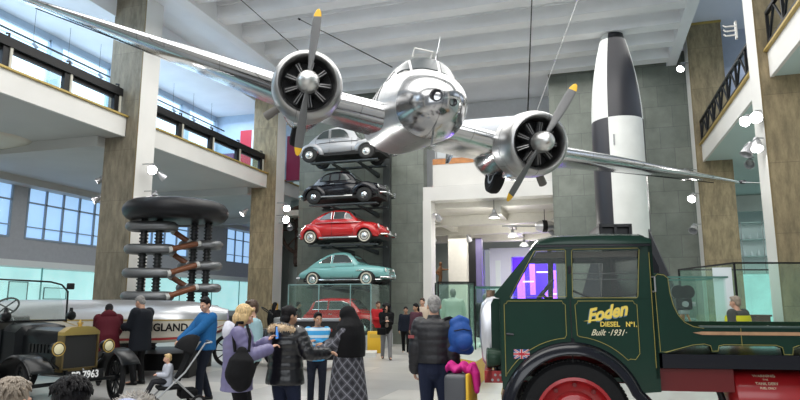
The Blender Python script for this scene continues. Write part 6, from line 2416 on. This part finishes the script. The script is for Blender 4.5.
# glass shelves with glassware up in the right bay
gs = thing('glass_cabinet', 'cabinet of pale glass shelves seen between the right piers', 'cabinet', (6.55, 30.5, 2.9))
MB().box(0, 1.7, .5, .54, 0, 2.3).build('back', mat('white_back', (.75, .85, .85), .5), gs)  # plain pale back board behind the shelves
for z in (0, .75, 1.5, 2.25):
    MB().box(0, 1.7, 0, .5, z, z + .03).build('shelf', mat('shelf_glass', (.5, .68, .66), .15), gs)
for x in (0, .85, 1.68):
    MB().box(x, x + .025, 0, .03, 0, 2.3).build('post', STEEL, gs)
for i in range(12):
    x, z = .12 + .28*(i % 6), .78 if i < 6 else 1.53
    h_ = (.28, .4, .22, .35, .3, .25)[(i*5) % 6]
    v = MB().lathe([(.05, 0), (.07, .02), (.06, h_*.5), (.03, h_*.7), (.03, h_), (.001, h_)], 14).build('glass_vessel', mat('clear_vessel', (.75, .85, .86), .1, coat=.3))
    v.location = (6.55 + x, 30.72, 2.9 + z)
    tag(v, 'small clear glass vessel on the %s glass shelf between the right piers' % ('lower' if i < 6 else 'upper'), 'vessel', 'glass vessels on the %s shelf' % ('lower' if i < 6 else 'upper'))
# centre glass cases with two costumes
glass_case('dark-edged tall glass case with a pale figure inside, in front of the passage', 0, .9, 0, 1.2, .5, 2.12, BLACK, True, None, (.95, 15.6))
glass_case('frameless glass case just left of the lorry radiator', 0, .70, 0, 1.2, .5, 2.02, EDGE, False, None, (1.93, 16.2))


def costume(label, r, d, face, H, m, z0):
    t = thing('mannequin', label, 'mannequin', W(r, d, z0), YAW + radians(face))
    b = MB()
    rings = []
    for (z, hx, hy) in ((.3, .27, .22), (.6, .25, .2), (.9, .215, .165), (1.05, .205, .15), (1.25, .235, .16), (1.38, .235, .14), (1.45, .16, .1), (1.5, .07, .07)):
        rings.append([Vector((hx*cos(2*pi*j/24), hy*sin(2*pi*j/24), z*H/1.75)) for j in range(24)])
    b.loft(rings)
    for s in (1, -1):
        b.limb([(s*.21, 0, 1.38*H/1.75), (s*.28, .0, 1.1*H/1.75), (s*.27, -.1, .85*H/1.75)], [.075, .065, .055], 12)
    remeshed(b, 'coat', m, t, .014, 3)
    hb_ = MB()
    hb_.ell((0, 0, 1.64*H/1.75), (.08, .095, .115), 16, 12)
    hb_.limb([(0, 0, 1.46*H/1.75), (0, 0, 1.58*H/1.75)], [.055, .05], 10)
    remeshed(hb_, 'head', mat('mannequin_grey', (.25, .27, .25), .5), t, .012, 2)
    MB().cyl((0, 0, 0), (0, 0, .5), .02, n=8).build('stand_pole', STEEL, t)
    MB().cyl((0, 0, 0), (0, 0, .02), .2, n=24).build('stand_foot', STEEL, t)


costume('pale green-white coated figure inside the dark-edged glass case', 1.36, 16.1, 180, 1.48, mat('pale_mint_coat', (.58, .66, .56), .7), .5)
costume('dark jacketed figure inside the frameless glass case', 2.28, 16.75, 165, 1.36, mat('dark_jacket', (.02, .022, .025), .6), .5)
# small bronze figure on the dark-edged case
st = thing('bronze_figure', 'small bronze figure standing on the corner of the dark-edged glass case', 'statuette', W(1.04, 16.3, 2.155), YAW)
b = MB()
b.limb([(0, 0, .0), (.02, 0, .15), (0, 0, .28), (.02, 0, .38)], [.05, .05, .07, .05], 10)
b.ell((.02, 0, .48), (.045, .05, .06), 10, 8)
b.limb([(.03, 0, .34), (.12, -.02, .33), (.22, -.02, .34)], [.03, .025, .018], 8)
b.limb([(-.03, 0, .34), (-.09, 0, .25), (-.04, -.05, .2)], [.03, .025, .02], 8)
remeshed(b, 'figure', mat('bronze', (.20, .09, .04), .4, .7), st, .012, 2)
# yellow topped plinth edge running to the lorry, yellow block and floor plinths
YLW = mat('display_yellow', (.70, .42, .02), .45)
PLP = [(1.48, 12.4), (2.75, 17.3), (1.95, 19.7), (.58, 14.9)]
o = MB().prism(PLP, 0, .5).build('floor_plinth', mat('plinth_pale', (.55, .55, .5), .5))
o.rotation_euler = (0, 0, YAW)
tag(o, 'yellow-sided floor plinth carrying the two central glass cases', 'plinth')
cxp, cyp = sum(p[0] for p in PLP)/4, sum(p[1] for p in PLP)/4
MB().prism([(cxp + (x - cxp)*1.012, cyp + (y - cyp)*1.006) for x, y in PLP], .02, .495).build('yellow_side', YLW, o)
o = MB().rbox(-.28, .28, -.25, .25, 0, .70, .02).build('information_block', YLW)
o.location, o.rotation_euler = W(-.80, 21.2), (0, 0, YAW)
tag(o, 'waist-high plain yellow block in front of the man in the red jacket', 'block')
MB().box(-.2, .15, -.256, -.25, .5, .62).build('label_plate', mat('faded_label', (.55, .36, .05), .5), o)
o = MB().box(-1.2, .35, -.6, .5, 0, .12).build('floor_plinth', mat('plinth_white', (.66, .66, .63), .45))
o.location, o.rotation_euler = W(-1.1, 20.2), (0, 0, YAW)
tag(o, 'low white floor plinth in front of the yellow block', 'plinth')
# black machine with a row of red lamps in front of the red car's case
bm_ = thing('control_machine', 'long black machine with a row of dull red lamps below the red car case', 'machine', W(-2.15, 15.6), YAW)
MB().rbox(-.75, 1.0, 0, .8, .25, 1.18, .02).build('cabinet', BLACK, bm_)
MB().rbox(-.8, 1.05, -.05, .85, 1.18, 1.24, .01).build('top', mat('grey_top', (.30, .31, .34), .4), bm_)
for i in range(5):
    MB().rbox(-.55 + i*.28, -.36 + i*.28, -.02, 0, .93, 1.0, .005).build('red_lamp', mat('dull_red_lamp', (.35, .03, .02), .4), bm_)  # row of red lamps, modelled without glow
for i in range(12):
    MB().box(-.7 + i*.14, -.62 + i*.14, -.012, 0, .35, .8).build('slot', mat('slot_grey', (.05, .05, .055), .5), bm_)
for x in (-.6, .85):
    MB().cyl((x, .4, 0), (x, .4, .26), .07, n=12).build('foot', BLACK, bm_)
# dark vintage carriage behind the visitors
vc = thing('vintage_carriage', 'dark vintage motor carriage half hidden behind the phone-reading woman', 'car', W(-3.78, 16.95), YAW)
MB().rbox(-.8, .75, -.45, .45, .55, .95, .06).build('body', BLKV, vc)
MB().rbox(.45, .8, -.35, .35, .95, 1.25, .04).build('bonnet', mat('dull_grey_tin', (.20, .21, .21), .45), vc)
MB().rbox(-.7, -.1, -.4, .4, .95, 1.3, .08).build('seat', MATS['buttoned_leather'], vc)
for x in (-.65, .65):
    for y in (-.5, .5):
        WT_ = MT(x, y, .42) @ Matrix.Rotation(pi/2, 4, 'X')
        w_ = MB().torus((0, 0, 0), .37, .05, 36, 8, WT_)
        for q in range(10):
            w_.cyl((0, 0, 0), (.36*cos(q*pi/5), .36*sin(q*pi/5), 0), .014, n=6, M=WT_)
        w_.build('wheel', RUBBER, vc)
MB().torus((0, 0, 0), .18, .015, 24, 6, MT(.2, 0, 1.42) @ Matrix.Rotation(.6, 4, 'Y')).build('steering_wheel', BLACK, vc)
for y in (-.3, .3):
    MB().lathe([(.01, -.08), (.07, -.05), (.085, .03), (.01, .05)], 16, MT(.82, y, 1.1) @ F_).build('lamp', BRASS, vc)
# large mill engine wheel between pier and stone wall
me_ = thing('mill_engine', 'rusty brown engine with a big spoked wheel in the gap beside the second left pier', 'machine', (-12.55, 26.0, 0))
ET = MT(0, 0, 5.0) @ Matrix.Rotation(pi/2, 4, 'X')
RUST = mat('rusty_iron', (.07, .04, .03), .6, var=.4, scale=5)
b = MB().torus((0, 0, 0), 1.1, .09, 40, 8, ET)
for q in range(8):
    b.cyl((0, 0, 0), (1.08*cos(q*pi/4), 1.08*sin(q*pi/4), 0), .04, n=8, M=ET)
b.build('wheel', RUST, me_)
MB().rbox(-.5, .5, .15, .9, 3.3, 6.1, .06).build('frame_block', RUST, me_)
MB().cyl((0, -.3, 5.0), (0, .5, 5.0), .12, n=16).build('axle', STEEL, me_)
MB().rbox(-.35, .35, -.2, .15, 3.4, 3.9, .04).build('crosshead', RUST, me_)
MB().tube([(.1, -.15, 5.6), (.2, -.2, 4.2), (-.1, -.2, 3.6)], .06, 8).build('connecting_rod', STEEL, me_)
MB().box(-.55, .55, .2, 1.0, 0, 3.3).build('pedestal', MATS['passage_grey_green'], me_)
# yellow sign on second pier
o = MB().box(0, .30, -.03, 0, 1.3, 1.62).build('wall_sign', YLW)
o.location = (-12.78, 23.72, 0)
o.rotation_euler = (0, 0, radians(65))
tag(o, 'small yellow sign with a dark square on the second left pier', 'sign')
MB().box(.03, .13, -.036, -.03, 1.42, 1.54).build('dark_square', BLACK, o)
# showcase contents: framed pictures in the left lit wall
for i, (y, w_, z0_, h_) in enumerate(((14.6, .9, 1.75, .75), (16.1, 1.0, 1.7, .8), (17.7, .8, 1.75, .7), (19.3, .9, 1.7, .8), (21.0, 1.2, 1.8, .5))):
    f = MB()
    f.box(0, .04, 0, w_, 0, .03)
    f.box(0, .04, 0, w_, h_ - .03, h_)
    f.box(0, .04, 0, .03, 0, h_)
    f.box(0, .04, w_ - .03, w_, 0, h_)
    o = f.build('picture_frame', mat('thin_dark_frame', (.06, .12, .12), .5))
    o.location = (-22.1, y, z0_)
    MB().box(0, .02, .03, w_ - .03, .03, h_ - .03).build('print', mat('pale_print', (.55, .85, .84), .5, emit=((.45, .9, .9), .3)), o)
    tag(o, ('leftmost thin-framed print in the lit wall showcase', 'second thin-framed print from the left in the lit wall showcase', 'third thin-framed print from the left in the lit wall showcase',
            'fourth thin-framed print, nearest the big pier but one, in the lit showcase', 'wide low framed print beside the big pier in the lit showcase')[i], 'picture', 'prints in the lit wall showcase')
